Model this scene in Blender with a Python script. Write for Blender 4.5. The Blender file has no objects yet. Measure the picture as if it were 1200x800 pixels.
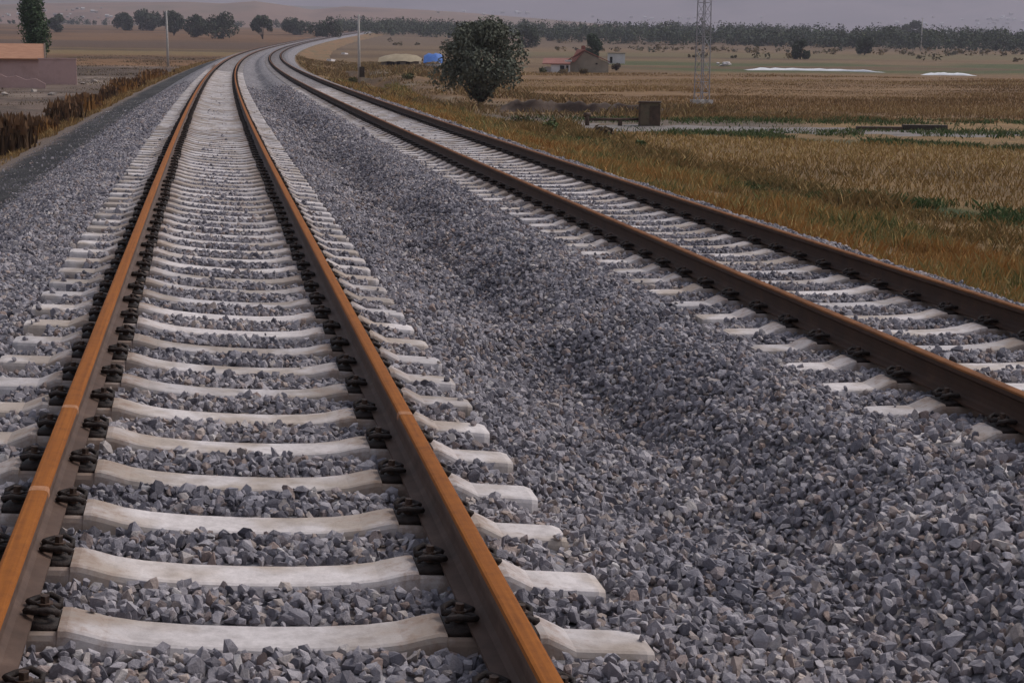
import bpy, math, random
import numpy as np
from mathutils import Vector, Matrix

S = bpy.context.scene
C = S.collection
R_ = math.radians
random.seed(7)
rng = np.random.default_rng(11)

# ------------------------------------------------------------------ camera
F, PITCH, ROLL, H, YAW = 1802.8, R_(10.70), R_(0.473), 1.6085, R_(11.23)
X0, RAD, CANT1, D2, DZ2, CANT2, K2 = 0.126, 4853.7, R_(4.718), 4.6425, -0.0926, R_(1.666), 1.4e-5
fw = Vector((math.sin(YAW)*math.cos(PITCH), math.cos(YAW)*math.cos(PITCH), -math.sin(PITCH)))
r0 = Vector((math.cos(YAW), -math.sin(YAW), 0)); u0 = r0.cross(fw)
rt = r0*math.cos(ROLL)+u0*math.sin(ROLL); up = -r0*math.sin(ROLL)+u0*math.cos(ROLL)
CAM = Vector((0, 0, H))
cd = bpy.data.cameras.new('camera'); cam = bpy.data.objects.new('camera', cd); C.objects.link(cam)
cam.matrix_world = Matrix(((rt.x, up.x, -fw.x, 0), (rt.y, up.y, -fw.y, 0), (rt.z, up.z, -fw.z, H), (0, 0, 0, 1)))
cd.sensor_width = 36; cd.lens = 36*F/1200; cd.clip_start = 0.05; cd.clip_end = 40000
S.camera = cam

# ------------------------------------------------------------------ sky and sun (overcast)
SUN_EL, SUN_AZ = R_(46), R_(72)          # azimuth from +Y towards +X
W = bpy.data.worlds.new('World'); S.world = W; W.use_nodes = True
wn = W.node_tree.nodes; wl = W.node_tree.links
sky = wn.new('ShaderNodeTexSky'); sky.sky_type = 'NISHITA'; sky.sun_disc = False
sky.sun_elevation = SUN_EL; sky.sun_rotation = SUN_AZ; sky.dust_density = 1.5; sky.air_density = 1.0
bg = wn['Background']; bg.inputs['Strength'].default_value = 0.115
hs = wn.new('ShaderNodeHueSaturation'); hs.inputs['Saturation'].default_value = 0.5
wl.new(sky.outputs[0], hs.inputs['Color']); wl.new(hs.outputs[0], bg.inputs['Color'])
sd = bpy.data.lights.new('sun', 'SUN'); sd.energy = 1.5; sd.angle = R_(22); sd.color = (1, .965, .93)
sun = bpy.data.objects.new('sun', sd); C.objects.link(sun)
sdir = Vector((math.sin(SUN_AZ)*math.cos(SUN_EL), math.cos(SUN_AZ)*math.cos(SUN_EL), math.sin(SUN_EL)))
sun.rotation_euler = sdir.to_track_quat('Z', 'Y').to_euler(); sun.location = (0, 0, 60)
S.view_settings.view_transform = 'Standard'; S.view_settings.look = 'None'
S.view_settings.exposure = 0.48; S.view_settings.gamma = 1; S.view_settings.use_curve_mapping = False

# ------------------------------------------------------------------ helpers
def srgb(r, g, b):
    f = lambda c: ((c/255+.055)/1.055)**2.4 if c > 10 else c/255/12.92
    return (f(r), f(g), f(b))

def hash2(ix, iy, seed):
    n = (ix.astype(np.int64)*374761393 + iy.astype(np.int64)*668265263 + seed*974711) & 0x7fffffff
    n = (n ^ (n >> 13))*1274126177 & 0x7fffffff
    return ((n ^ (n >> 16)) & 0xffff)/65535.0

def noise(x, y, sc, seed=0):
    x = np.asarray(x, float)/sc; y = np.asarray(y, float)/sc
    ix = np.floor(x); iy = np.floor(y); fx = x-ix; fy = y-iy
    fx = fx*fx*(3-2*fx); fy = fy*fy*(3-2*fy)
    a = hash2(ix, iy, seed); b = hash2(ix+1, iy, seed); c = hash2(ix, iy+1, seed); d = hash2(ix+1, iy+1, seed)
    return (a*(1-fx)+b*fx)*(1-fy)+(c*(1-fx)+d*fx)*fy

def fbm(x, y, sc, seed=0, n=3):
    r = 0; a = .5; t = 0
    for i in range(n):
        r = r+a*noise(x, y, sc/2**i, seed+i); t += a; a *= .5
    return r/t

def sst(a, b, x):
    t = np.clip((np.asarray(x, float)-a)/(b-a), 0, 1); return t*t*(3-2*t)

def link(o, parent=None):
    C.objects.link(o)
    if parent is not None: o.parent = parent
    return o

def tag(o, label=None, cat=None, group=None, kind=None):
    if label: o['label'] = label
    if cat: o['category'] = cat
    if group: o['group'] = group
    if kind: o['kind'] = kind
    return o

def empty(name, loc, rz=0, label=None, cat=None, group=None):
    o = bpy.data.objects.new(name, None); o.empty_display_size = .3
    o.location = loc; o.rotation_euler = (0, 0, rz); link(o); tag(o, label, cat, group); return o

class MB:
    def __init__(s): s.v = []; s.f = []; s.m = []
    def add(s, v, f, m=0):
        n = len(s.v); s.v += [tuple(p) for p in v]; s.f += [tuple(i+n for i in q) for q in f]; s.m += [m]*len(f); return s
    def box(s, c, d, m=0, rz=0, M=None, taper=1.0):
        x, y, z = d[0]/2, d[1]/2, d[2]/2
        P = [Vector((sx*x*(taper if sz > 0 else 1), sy*y*(taper if sz > 0 else 1), sz*z)) for sz in (-1, 1) for sx, sy in ((-1, -1), (1, -1), (1, 1), (-1, 1))]
        if M is None: M = Matrix.Rotation(rz, 4, 'Z')
        P = [M @ p+Vector(c) for p in P]
        return s.add(P, [(3, 2, 1, 0), (4, 5, 6, 7), (0, 1, 5, 4), (1, 2, 6, 5), (2, 3, 7, 6), (3, 0, 4, 7)], m)
    def tube(s, pts, rad, n=8, m=0, cap=True):
        pts = [Vector(p) for p in pts]; rad = rad if hasattr(rad, '__len__') else [rad]*len(pts)
        V = []; Fc = []; ref = Vector((0.13, 0.31, 0.94))
        for i, p in enumerate(pts):
            t = (pts[min(i+1, len(pts)-1)]-pts[max(i-1, 0)]).normalized()
            a = t.cross(ref)
            if a.length < 1e-3: a = t.cross(Vector((1, 0, 0)))
            a.normalize(); b = t.cross(a)
            V += [p+(a*math.cos(2*math.pi*k/n)+b*math.sin(2*math.pi*k/n))*rad[i] for k in range(n)]
        for i in range(len(pts)-1):
            for k in range(n): Fc.append((i*n+k, i*n+(k+1) % n, (i+1)*n+(k+1) % n, (i+1)*n+k))
        if cap: Fc += [tuple(range(n-1, -1, -1)), tuple((len(pts)-1)*n+k for k in range(n))]
        return s.add(V, Fc, m)
    def mesh(s, name, mats, smooth=False):
        me = bpy.data.meshes.new(name); me.from_pydata(s.v, [], s.f)
        for m in (mats if isinstance(mats, (list, tuple)) else [mats]): me.materials.append(m)
        me.polygons.foreach_set('material_index', s.m)
        if smooth: me.polygons.foreach_set('use_smooth', [True]*len(s.f))
        me.update(); return me
    def build(s, name, mats, parent=None, smooth=False):
        return link(bpy.data.objects.new(name, s.mesh(name, mats, smooth)), parent)

def np_mesh(name, verts, faces, mat, col=None, smooth=False):
    """verts (n,3); faces (m,k) constant k; col (n,3) per-vertex colour attribute"""
    me = bpy.data.meshes.new(name); verts = np.asarray(verts, np.float32); faces = np.asarray(faces, np.int32)
    m, k = faces.shape
    me.vertices.add(len(verts)); me.vertices.foreach_set('co', verts.ravel())
    me.loops.add(m*k); me.loops.foreach_set('vertex_index', faces.ravel())
    me.polygons.add(m); me.polygons.foreach_set('loop_start', np.arange(m, dtype=np.int32)*k)
    me.update(calc_edges=True)
    if smooth: me.polygons.foreach_set('use_smooth', np.ones(m, bool))
    if col is not None:
        a = me.color_attributes.new('col', 'FLOAT_COLOR', 'POINT')
        c4 = np.ones((len(verts), 4), np.float32); c4[:, :3] = col; a.data.foreach_set('color', c4.ravel())
    if mat: me.materials.append(mat)
    return me

def grid_faces(nu, nv):
    i = np.arange(nu-1)[:, None]; j = np.arange(nv-1)[None, :]
    a = (i*nv+j).ravel(); return np.stack([a, a+nv, a+nv+1, a+1], 1)

# ---- materials
class NT:
    def __init__(s, name):
        s.m = bpy.data.materials.new(name); s.m.use_nodes = True; s.n = s.m.node_tree.nodes; s.l = s.m.node_tree.links
        s.b = s.n['Principled BSDF']
    def N(s, t, **k):
        o = s.n.new(t)
        for a, v in k.items(): setattr(o, a, v)
        return o
    def L(s, a, b): s.l.new(a, b)
    def coord(s, kind='Object'): return s.N('ShaderNodeTexCoord').outputs[kind]
    def noise(s, vec, scale, detail=4, rough=.6):
        n = s.N('ShaderNodeTexNoise'); n.inputs['Scale'].default_value = scale; n.inputs['Detail'].default_value = detail
        n.inputs['Roughness'].default_value = rough
        if vec is not None: s.L(vec, n.inputs['Vector'])
        return n
    def ramp(s, fac, stops):
        r = s.N('ShaderNodeValToRGB'); e = r.color_ramp.elements
        while len(e) < len(stops): e.new(.5)
        for q, (p, c) in zip(e, stops): q.position = p; q.color = (*c, 1)
        s.L(fac, r.inputs[0]); return r.outputs[0]
    def mix(s, fac, a, b, mode='MIX'):
        m = s.N('ShaderNodeMix', data_type='RGBA', blend_type=mode)
        for sock, v in ((m.inputs[0], fac), (m.inputs[6], a), (m.inputs[7], b)):
            if hasattr(v, 'is_linked'): s.L(v, sock)
            elif isinstance(v, tuple): sock.default_value = (*v, 1)
            else: sock.default_value = v
        return m.outputs[2]
    def bump(s, h, strength=.5, dist=.02):
        b = s.N('ShaderNodeBump'); b.inputs['Strength'].default_value = strength; b.inputs['Distance'].default_value = dist
        s.L(h, b.inputs['Height']); s.L(b.outputs[0], s.b.inputs['Normal'])
    def fin(s, col=None, rough=.85, spec=.3):
        if col is not None:
            if isinstance(col, tuple): s.b.inputs['Base Color'].default_value = (*col, 1)
            else: s.L(col, s.b.inputs['Base Color'])
        s.b.inputs['Roughness'].default_value = rough; s.b.inputs['Specular IOR Level'].default_value = spec
        return s.m

def mat_noise(name, c1, c2, scale=3, bump=.3, bscale=None, rough=.9, dist=.02, c3=None, rnd=False):
    t = NT(name); v = t.coord(); n = t.noise(v, scale, 6)
    st = [(.3, c1), (.7, c2)] if c3 is None else [(.25, c1), (.5, c2), (.75, c3)]
    col = t.ramp(n.outputs[0], st)
    if bump:
        b = t.noise(v, bscale or scale*6, 5); t.bump(b.outputs[0], bump, dist)
    return t.fin(col, rough)

def mat_col(name, rough=.95, nscale=0, amp=.5, translucent=0, bump=0, bscale=3., bdist=.05):
    t = NT(name); a = t.N('ShaderNodeVertexColor'); a.layer_name = 'col'; col = a.outputs[0]
    if nscale:
        n = t.noise(t.coord(), nscale, 8, .7); g = t.ramp(n.outputs[0], [(.25, (1-amp,)*3), (.75, (1+amp,)*3)])
        col = t.mix(1.0, col, g, 'MULTIPLY')
    if bump:
        b = t.noise(t.coord(), bscale, 8, .7); t.bump(b.outputs[0], bump, bdist)
    m = t.fin(col, rough, .15)
    return m

# ------------------------------------------------------------------ land shape
def rise(y):
    y = np.asarray(y, float)
    a = K2*np.clip(y, 0, 900)**2
    return a+22*(1-np.exp(-np.clip(y-900, 0, None)*.0252/22))

def uu(x, y):                                     # lateral distance from the near track's axis line
    y = np.asarray(y, float); yc = np.clip(y, -50, 1000)
    return np.asarray(x, float)-yc*yc/(2*RAD)

GL, GR = -1.75, -2.2
def land(x, y):
    """height of the open land (without the strips along the railway)"""
    u = uu(x, y)
    left = GL+np.clip((-u-8)*.006, 0, 1.2)
    z = np.where(u < 2, left, GR)
    d = np.hypot(x, y)
    bumps = (fbm(x, y, 9, 5)-.5)*.25*sst(9, 16, np.abs(u-2))+(fbm(x, y, 60, 9)-.5)*1.2*sst(40, 160, np.abs(u-2))
    z = z+bumps+rise(y)
    # rough spoil heaps between the far track and the tree
    g = np.exp(-((u-16)/6)**2-((y-165)/45)**2); z = z+g*(1.3+1.2*(fbm(x, y, 12, 21)-.5))
    return z

def strip_left(u, y):      # formation shoulder and slope beside the ballast
    return np.interp(u, [-9, -6.6, -4.3, -3.0, -2], [GL-.15, GL+.02, -.98, -.86, -.95])
def strip_right(u, y):
    return np.interp(u, [7.0, 8.6, 11.2, 14.5, 17], [-1.15, -1.2, -1.75, GR+.02, GR-.2])

def pix_ray(px, py): return (fw*F+rt*(px-600)-up*(py-400)).normalized()
def at(px, py, fn=None):
    """where the sight line through a pixel meets the land"""
    d = pix_ray(px, py); fn = fn or (lambda x, y: float(land(x, y)))
    t = 6.0
    while t < 9000:
        p = CAM+d*t
        if p.z < fn(p.x, p.y):
            a, b = t/1.01, t
            for _ in range(24):
                m = (a+b)/2; q = CAM+d*m
                if q.z < fn(q.x, q.y): b = m
                else: a = m
            return CAM+d*b
        t *= 1.01
    return CAM+d*9000
def atd(px, py, dist): return CAM+pix_ray(px, py)*dist
def mpp(p): return (Vector(p)-CAM).dot(fw)/F            # metres per photo pixel at a point

# ------------------------------------------------------------------ ground
def lerp(a, b, t): return a*(1-t[:, None])+np.array(b)[None, :]*t[:, None]

def seg_dist(x, y, a, b):
    ax, ay = a; bx, by = b; dx, dy = bx-ax, by-ay
    t = np.clip(((x-ax)*dx+(y-ay)*dy)/(dx*dx+dy*dy), 0, 1)
    return np.hypot(x-ax-t*dx, y-ay-t*dy)

STRAW = (.30, .185, .085); SOILL = (.215, .15, .118); DARKS = (.085, .055, .042); GREEN = (.085, .105, .035)
def ground_color(x, y):
    u = uu(x, y); d = np.hypot(x, y); n1 = fbm(x, y, 6, 31); n2 = fbm(x, y, 30, 37); n3 = fbm(x, y, 1.5, 41)
    c = np.zeros((len(x), 3))+np.array(STRAW)
    c = lerp(c, (.32, .195, .09), sst(.45, .7, n2)); c = lerp(c, (.20, .125, .065), sst(.5, .75, n1)*.7)
    # far fields in bands
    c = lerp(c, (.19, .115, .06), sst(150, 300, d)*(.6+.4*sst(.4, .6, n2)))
    stp = fbm(x*.25, y, 34, 75); c = lerp(c, (.12, .075, .045), sst(230, 300, y)*sst(.5, .64, stp)*.75); c = lerp(c, (.25, .16, .085), sst(230, 300, y)*sst(.5, .36, stp)*.7)
    band = sst(95, 104, y)*(1-sst(205, 230, y)); c = lerp(c, (.29, .165, .08), band*.8)
    row = .5+.5*np.sin((x*.35+y)*2*math.pi/4.2); c = lerp(c, (.19, .10, .05), band*row*.45)
    gp = sst(225, 245, y)*(1-sst(330, 380, y))*sst(60, 75, u)*sst(.3, .5, fbm(x, y, 40, 71)); c = lerp(c, GREEN, gp*.85)
    gp = sst(395, 420, y)*(1-sst(470, 520, y))*sst(40, 60, u); c = lerp(c, (.17, .14, .06), gp*.6)
    gp = sst(520, 600, y)*(u > 0); c = lerp(c, (.20, .13, .08), gp*.7)
    # bare, trodden ground near the spoil heaps and the tree
    bare = np.exp(-((u-17)/9)**2-((y-170)/70)**2); c = lerp(c, (.20, .125, .075), np.clip(bare*1.3, 0, 1)*sst(.25, .5, n1)); c = lerp(c, (.25, .19, .13), np.clip(bare*1.3, 0, 1)*sst(.55, .65, fbm(x, y, 4, 111)))
    c = lerp(c, (.18, .14, .115), (1-sst(3, 7, seg_dist(x, y, (16, 84), (26, 78))))*.9)
    c = lerp(c, DARKS, (1-sst(1.2, 2.6, seg_dist(x, y, (17, 98.5), (28, 92))+(n3-.5)*1.5))*.9)  # dark brown strip along the earth bank
    c = lerp(c, (.20, .12, .075), (1-sst(1.5, 4, seg_dist(x, y, (28, 93), (60, 84))+(n1-.5)*4))*.7)
    # weedy ditches
    wd = 1-sst(.5, 1.7, seg_dist(x, y, (12.5, 47), (30, 10))+(n3-.5)*1.2); c = lerp(c, (.06, .085, .03), wd*.95)
    wd = 1-sst(.6, 2.0, seg_dist(x, y, (21, 68), (48, 45))+(n3-.5)*1.5); c = lerp(c, (.08, .085, .04), wd*.85)
    wd = 1-sst(1.0, 3.0, seg_dist(x, y, (14.5, 76), (15.5, 60))+(n1-.5)*2); c = lerp(c, (.11, .13, .045), wd*.7)
    # the other side of the line
    L = np.zeros_like(c)+np.array(SOILL); L = lerp(L, (.29, .215, .17), sst(.48, .62, n1)); L = lerp(L, (.10, .07, .055), sst(.52, .66, fbm(x, y, 2.6, 113))*.7); L = lerp(L, (.13, .09, .07), sst(.5, .75, n2)*.7)
    L = lerp(L, (.115, .075, .055), sst(158, 166, y)*(1-sst(205, 225, y))*.85)
    L = lerp(L, (.29, .15, .07), sst(215, 235, y)); L = lerp(L, (.33, .215, .095), sst(330, 360, y)*(1-sst(430, 470, y)))
    stp = fbm(x*.25, y, 30, 76); L = lerp(L, (.11, .065, .04), sst(215, 260, y)*sst(.5, .62, stp)*.7); L = lerp(L, (.18, .105, .065), sst(450, 480, y)*(1-sst(600, 640, y)))
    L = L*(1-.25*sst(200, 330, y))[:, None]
    c = np.where((u < 2)[:, None], L, c)
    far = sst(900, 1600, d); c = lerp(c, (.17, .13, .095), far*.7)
    return np.clip(c*np.array((.70, .70, .68)), 0, 1)

az = np.concatenate([np.radians(np.linspace(-28, 50, 520)), np.radians(np.linspace(52, 330, 140))])
rr = np.concatenate([[.01, 1.5], np.geomspace(3, 9000, 300)])
A, RR = np.meshgrid(az, rr, indexing='ij')
gx = (RR*np.sin(A)).ravel(); gy = (RR*np.cos(A)).ravel()
gu = uu(gx, gy); gz = land(gx, gy)
sink = sst(-7.4, -5.4, gu)*(1-sst(12.6, 15.2, gu))*(gy < 990)
gz = gz-sink*.9
gf = grid_faces(len(az), len(rr)); nr = len(rr)
jj = np.arange(nr-1); last = (len(az)-1)*nr+jj
gf = np.concatenate([gf, np.stack([last, jj, jj+1, last+1], 1)])[:, ::-1]
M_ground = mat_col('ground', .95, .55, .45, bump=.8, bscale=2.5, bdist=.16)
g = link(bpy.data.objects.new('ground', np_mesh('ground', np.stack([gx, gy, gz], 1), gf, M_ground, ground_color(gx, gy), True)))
tag(g, kind='structure')

def uy_sheet(name, us, ys, zf, mat, colf=None):
    U, Y = np.meshgrid(us, ys, indexing='ij'); U = U.ravel(); Y = Y.ravel()
    Z = zf(U, Y)+K2*np.clip(Y, 0, None)**2; X = U+Y*Y/(2*RAD)
    return link(bpy.data.objects.new(name, np_mesh(name, np.stack([X, Y, Z], 1), grid_faces(len(us), len(ys)), mat, colf(U, Y) if colf else None, True)))

ys_s = np.concatenate([np.arange(-12, 30, .5), np.geomspace(30, 950, 260)])
def zl(u, y):
    n = fbm(u, y, 1.4, 51)-.5; return strip_left(u, y)+n*.16*sst(-4.2, -5.2, u)+(fbm(u, y, .5, 52)-.5)*.03
def cl(u, y):
    c = np.zeros((len(u), 3))+np.array((.040, .037, .037)); n = fbm(u, y, .8, 55)+(fbm(u, y, .12, 57)-.5)*.5
    c = lerp(c, (.075, .069, .066), sst(.4, .7, n))
    c = lerp(c, (.20, .15, .12), sst(-4.2, -4.6, u+(n-.5)*.7)); c = lerp(c, (.22, .12, .05), sst(-5.2, -5.8, u+(n-.5)*1.2)*.8)
    return c
s = uy_sheet('gravel_shoulder', np.concatenate([np.linspace(-9, -6.6, 5), np.linspace(-6.3, -2, 24)]), ys_s, zl, mat_col('shoulder', .95, 22, .5, bump=1.0, bscale=34, bdist=.04), cl)
tag(s, kind='structure')
def zr(u, y): return strip_right(u, y)+(fbm(u, y, 1.6, 61)-.5)*.18*sst(7.4, 8.4, u)
def cr(u, y):
    n = fbm(u, y, 1.3, 63); c = np.zeros((len(u), 3))+np.array((.21, .118, .055))
    c = lerp(c, (.14, .10, .05), sst(.45, .7, n)); c = lerp(c, (.20, .185, .175), 1-sst(7.5, 8.0, u+(n-.5)*.6)); return c
s = uy_sheet('grassy_verge', np.concatenate([np.linspace(7, 14.5, 34), [15.5, 17]]), ys_s, zr, mat_col('verge', .95, 8, .3, bump=.6, bscale=14, bdist=.05), cr)
tag(s, kind='structure')

# dirt road across the fields
rc = [(-2, 20), (0, 0)]
P0 = [at(640, 146), at(700, 149), at(780, 152), at(880, 152), at(1000, 154), at(1120, 157), at(1260, 158), at(1420, 160)]
V = []; 
pts = []
for a, b in zip(P0[:-1], P0[1:]):
    for k in range(8): pts.append(a.lerp(b, k/8))
pts.append(P0[-1])
for i, p in enumerate(pts):
    t = (pts[min(i+1, len(pts)-1)]-pts[max(i-1, 0)]); t.z = 0; t.normalize(); nn = Vector((-t.y, t.x, 0))
    w = 3.4+.9*math.sin(i*.7)+.7*math.sin(i*1.9)-1.2*(i < 8)
    for k in range(9):
        q = p+nn*w*(k/4-1)*.85
        V.append((q.x, q.y, float(land(q.x, q.y))+.035-.05*(abs(k-4) == 4)))
me = np_mesh('dirt_road', np.array(V), grid_faces(len(pts), 9)[:, ::-1], mat_noise('road_dirt', (.11, .09, .08), (.19, .16, .142), .5, .6, 8, c3=(.14, .115, .10)), None, True)
tag(link(bpy.data.objects.new('dirt_road', me)), kind='structure')

# ------------------------------------------------------------------ ballast bed
def trk(which, u, w, y):
    """a point of a track: u across, w above the rail top, y along"""
    c = CANT2 if which else CANT1; x0 = X0+(D2 if which else 0); z0 = DZ2 if which else 0
    return (x0+u*math.cos(c)+w*math.sin(c)+y*y/(2*RAD), y, z0-u*math.sin(c)+w*math.cos(c)+K2*y*y)
SEAT = -.182; SP = .6013; SL0 = 4.7055+.0; SR0 = 6.949
# profile along the length: (u, top z)
PU = [0, .2, .36, .46, .53, .575, .60, .605, .90, .905, .93, .975, 1.03, 1.27, 1.30]
PZ = [-.232, -.229, -.219, -.205, -.186, -.176, -.176, -.190, -.190, -.176, -.176, -.196, -.222, -.227, -.234]
PU = [-a for a in PU[:0:-1]]+PU; PZ = PZ[:0:-1]+PZ
def bed(u, y):
    z = np.interp(u, [-3.5, -3.1, -1.75, -1.25, -.95, 1.2, 1.45, 1.75, 2.1, 2.4, 2.8, 3.1, 3.6, 4.1, 5.9, 6.15, 6.6, 7.6, 8.0],
                     [-1.1, -.84, -.19, -.165, -.225, -.385, -.385, -.45, -.56, -.60, -.37, -.29, -.315, -.375, -.425, -.40, -.44, -1.1, -1.3])
    n = fbm(u, y, 1.1, 81)-.5; m = np.exp(-((u-2.35)/.6)**2)
    z = z+n*(.05+.34*m)+(fbm(u, y, .35, 82)-.5)*(.03+.07*m)
    heap = (1-sst(7.2, 10.5, y))*np.exp(-((u-3.1)/.36)**2)*.035; z = z+heap
    return z
# levels kept clear right under the rails and level in the cribs
def bed2(u, y):
    z = bed(u, y)
    a = np.abs(u-X0) < 1.15; b = np.abs(u-X0-D2) < 1.15
    z = np.where(a, -.238-.0823*(u-X0)+(fbm(u, y, .3, 83)-.5)*.02, z)
    z = np.where(b, -.329-.029*(u-X0-D2)+(fbm(u, y, .3, 84)-.5)*.02, z)
    return z
t = NT('ballast'); v = t.coord()
vo = t.N('ShaderNodeTexVoronoi'); vo.inputs['Scale'].default_value = 17; t.L(v, vo.inputs['Vector'])
sep = t.N('ShaderNodeSeparateColor'); t.L(vo.outputs['Color'], sep.inputs[0])
STOPS = [(0, (.125, .116, .131)), (.22, (.215, .20, .217)), (.5, (.315, .293, .311)), (.76, (.415, .387, .402)), (.86, (.30, .225, .195)), (.93, (.42, .36, .325)), (1, (.52, .49, .48))]
col = t.ramp(sep.outputs[0], STOPS)
n = t.noise(v, .8, 4); col = t.mix(1.0, col, t.ramp(n.outputs[0], [(.3, (.8, .8, .8)), (.7, (1.15, 1.12, 1.1))]), 'MULTIPLY')
inv = t.N('ShaderNodeMath', operation='SUBTRACT'); inv.inputs[0].default_value = 1; t.L(vo.outputs['Distance'], inv.inputs[1])
col = t.mix(1.0, col, (.66, .66, .66), 'MULTIPLY'); t.bump(inv.outputs[0], 1.0, .03); M_bed = t.fin(col, .9)  # bed colour darkened to stand in for shadows between stones
ys_b = np.concatenate([np.arange(-6, 34, .1), np.arange(34, 90, .4), np.geomspace(90, 950, 200)])
us_b = np.arange(-3.5, 8.01, .09)
bedo = uy_sheet('ballast_bed', us_b, ys_b, lambda u, y: bed2(u, y)-.012-.05*sst(20, 60, y)*((np.abs(u-X0) < 1.2) | (np.abs(u-X0-D2) < 1.2)), M_bed)
tag(bedo, kind='structure')

# stones: a few meshes shared by all
def hull_stone(i):
    import bmesh
    r = random.Random(100+i); bm = bmesh.new()
    ax = (r.uniform(.8, 1.25), r.uniform(.75, 1.05), r.uniform(.55, .85))
    for k in range(13):
        z = r.uniform(-1, 1); a = r.uniform(0, 6.283); q = math.sqrt(1-z*z); s_ = r.uniform(.82, 1.08)
        bm.verts.new((q*math.cos(a)*ax[0]*s_*.5, q*math.sin(a)*ax[1]*s_*.5, z*ax[2]*s_*.5))
    res = bmesh.ops.convex_hull(bm, input=bm.verts)
    bmesh.ops.delete(bm, geom=[e for e in res['geom_interior'] if isinstance(e, bmesh.types.BMVert)], context='VERTS')
    me = bpy.data.meshes.new('ballast_stone'); bm.to_mesh(me); bm.free(); me.materials.append(M_stone); return me
t = NT('stone'); oi = t.N('ShaderNodeObjectInfo'); col = t.ramp(oi.outputs['Random'], STOPS)
n = t.noise(t.coord(), 2.2, 6, .7); col = t.mix(1.0, col, t.ramp(n.outputs[0], [(.25, (.68, .68, .70)), (.75, (1.28, 1.25, 1.22))]), 'MULTIPLY')
geo = t.N('ShaderNodeNewGeometry'); nw = t.noise(geo.outputs['Position'], .9, 4, .6); col = t.mix(1.0, col, t.ramp(nw.outputs[0], [(.3, (.70, .70, .73)), (.68, (1.14, 1.11, 1.08))]), 'MULTIPLY')
n2 = t.noise(t.coord(), 7, 5, .7); t.bump(n2.outputs[0], .35, .12)
M_stone = t.fin(col, .88, .3)
NST = 18
stones = [hull_stone(i) for i in range(NST)]

def stone_points():
    out = []
    for y0, y1, sp, sc in ((2.6, 14, .0315, 1.0), (14, 32, .038, 1.06), (32, 85, .066, 1.5)):
        us = np.arange(-4.5, 7.5, sp); ys = np.arange(y0, y1, sp)
        U, Y = np.meshgrid(us, ys, indexing='ij'); U = U.ravel(); Y = Y.ravel()
        U = U+rng.uniform(-.6, .6, len(U))*sp; Y = Y+rng.uniform(-.6, .6, len(Y))*sp
        X = U+Y*Y/(2*RAD)
        # stay near what can be seen (with room for a step to the side)
        ang = np.degrees(np.arctan2(X, Y)); k = (ang > -7.2-60/Y) & (ang < 29.6+70/Y)
        k &= rng.random(len(U)) > sst(45, 85, Y)
        U, Y, X = U[k], Y[k], X[k]
        size = np.clip(rng.lognormal(math.log(.0465), .31, len(U)), .022, .095)*sc
        z = bed2(U, Y)+K2*Y*Y+rng.uniform(-.012, .014, len(U))+.002-(.026*sst(12, 30, Y)+.02*sst(30, 34, Y))*((np.abs(U-X0) < 1.2) | (np.abs(U-X0-D2) < 1.2))
        keep = np.ones(len(U), bool)
        for which, (c0, s0) in enumerate(((X0, SL0), (X0+D2, SR0))):
            lu = U-c0; ph = (Y-s0)/SP; dv = np.abs(ph-np.round(ph))*SP
            on = (np.abs(lu) < 1.29+size*.3) & (dv < .118+size*.30)
            edge = on & (dv > .03) & (dv < .095) & (rng.random(len(U)) < .006*(size < .046)*(np.abs(lu) < 1.25)*(1-sst(10, 22, Y)))
            end = on & (np.abs(lu) > 1.2) & (rng.random(len(U)) < .05*(1-sst(16, 32, Y))) & (size < .055)
            top = np.interp(lu, PU, PZ)-(.0823 if which == 0 else .029)*lu+(0 if which == 0 else DZ2)+K2*Y*Y
            z = np.where(edge | end, top+size*.17, z)
            keep &= ~on | edge | end
            for gsn in (-.7525, .7525):                     # nothing pokes into the rail foot or the clips
                nr_ = np.abs(lu-gsn) < .11+size*.3
                lim = -.205-(.0823 if which == 0 else .029)*lu+(0 if which == 0 else DZ2)+K2*Y*Y
                keep &= ~(nr_ & on)
                z = np.where(nr_ & (np.abs(lu) < 1.29), np.minimum(z, lim-size*.4), z)
            if which == 1:                                   # heaped stones that bury the sleeper ends near the camera
                hp = (lu > -1.32) & (lu < -1.02) & (Y < 7.4) & (dv < .16)
                add = hp & (rng.random(len(U)) < .5); z = np.where(add, top+size*.35, z); keep |= add
        sh = (U < -3.05); sz2 = size*rng.uniform(.35, .75, len(U)); size = np.where(sh, sz2, size); keep &= ~sh | (rng.random(len(U)) < np.where(U > -3.35, .35, .07))
        z = np.where(sh, np.maximum(zl(U, Y), bed2(U, Y))+K2*Y*Y+size*.12, z)
        U, Y, X, z, size = U[keep], Y[keep], X[keep], z[keep], size[keep]
        out.append(np.stack([X, Y, z, size], 1))
    return np.concatenate(out)
SPT = stone_points()
rot = rng.uniform(0, 6.283, (len(SPT), 3)); var = rng.integers(0, NST, len(SPT))
P = SPT[:, :3]-np.array(CAM); dep = P@np.array(fw); ix = 600+F*(P@np.array(rt))/dep; iy = 400-F*(P@np.array(up))/dep
vis = (dep > 1) & (ix > 0) & (ix < 1200) & (iy > 0) & (iy < 800)
score = np.where(vis, SPT[:, 3]/np.maximum(dep, .5), 0)
big = np.argsort(-score)[:300]
src = []
for q, i in enumerate(big):
    vi = int(q % NST if q < NST else var[i])
    o = link(bpy.data.objects.new('ballast_stone', stones[vi]), bedo); o.location = SPT[i, :3]; o.rotation_euler = rot[i]; o.scale = (SPT[i, 3],)*3
    if q < NST: src.append(o)
mask = np.ones(len(SPT), bool); mask[big] = False
SPT, rot, var = SPT[mask], rot[mask], var[mask]

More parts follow.
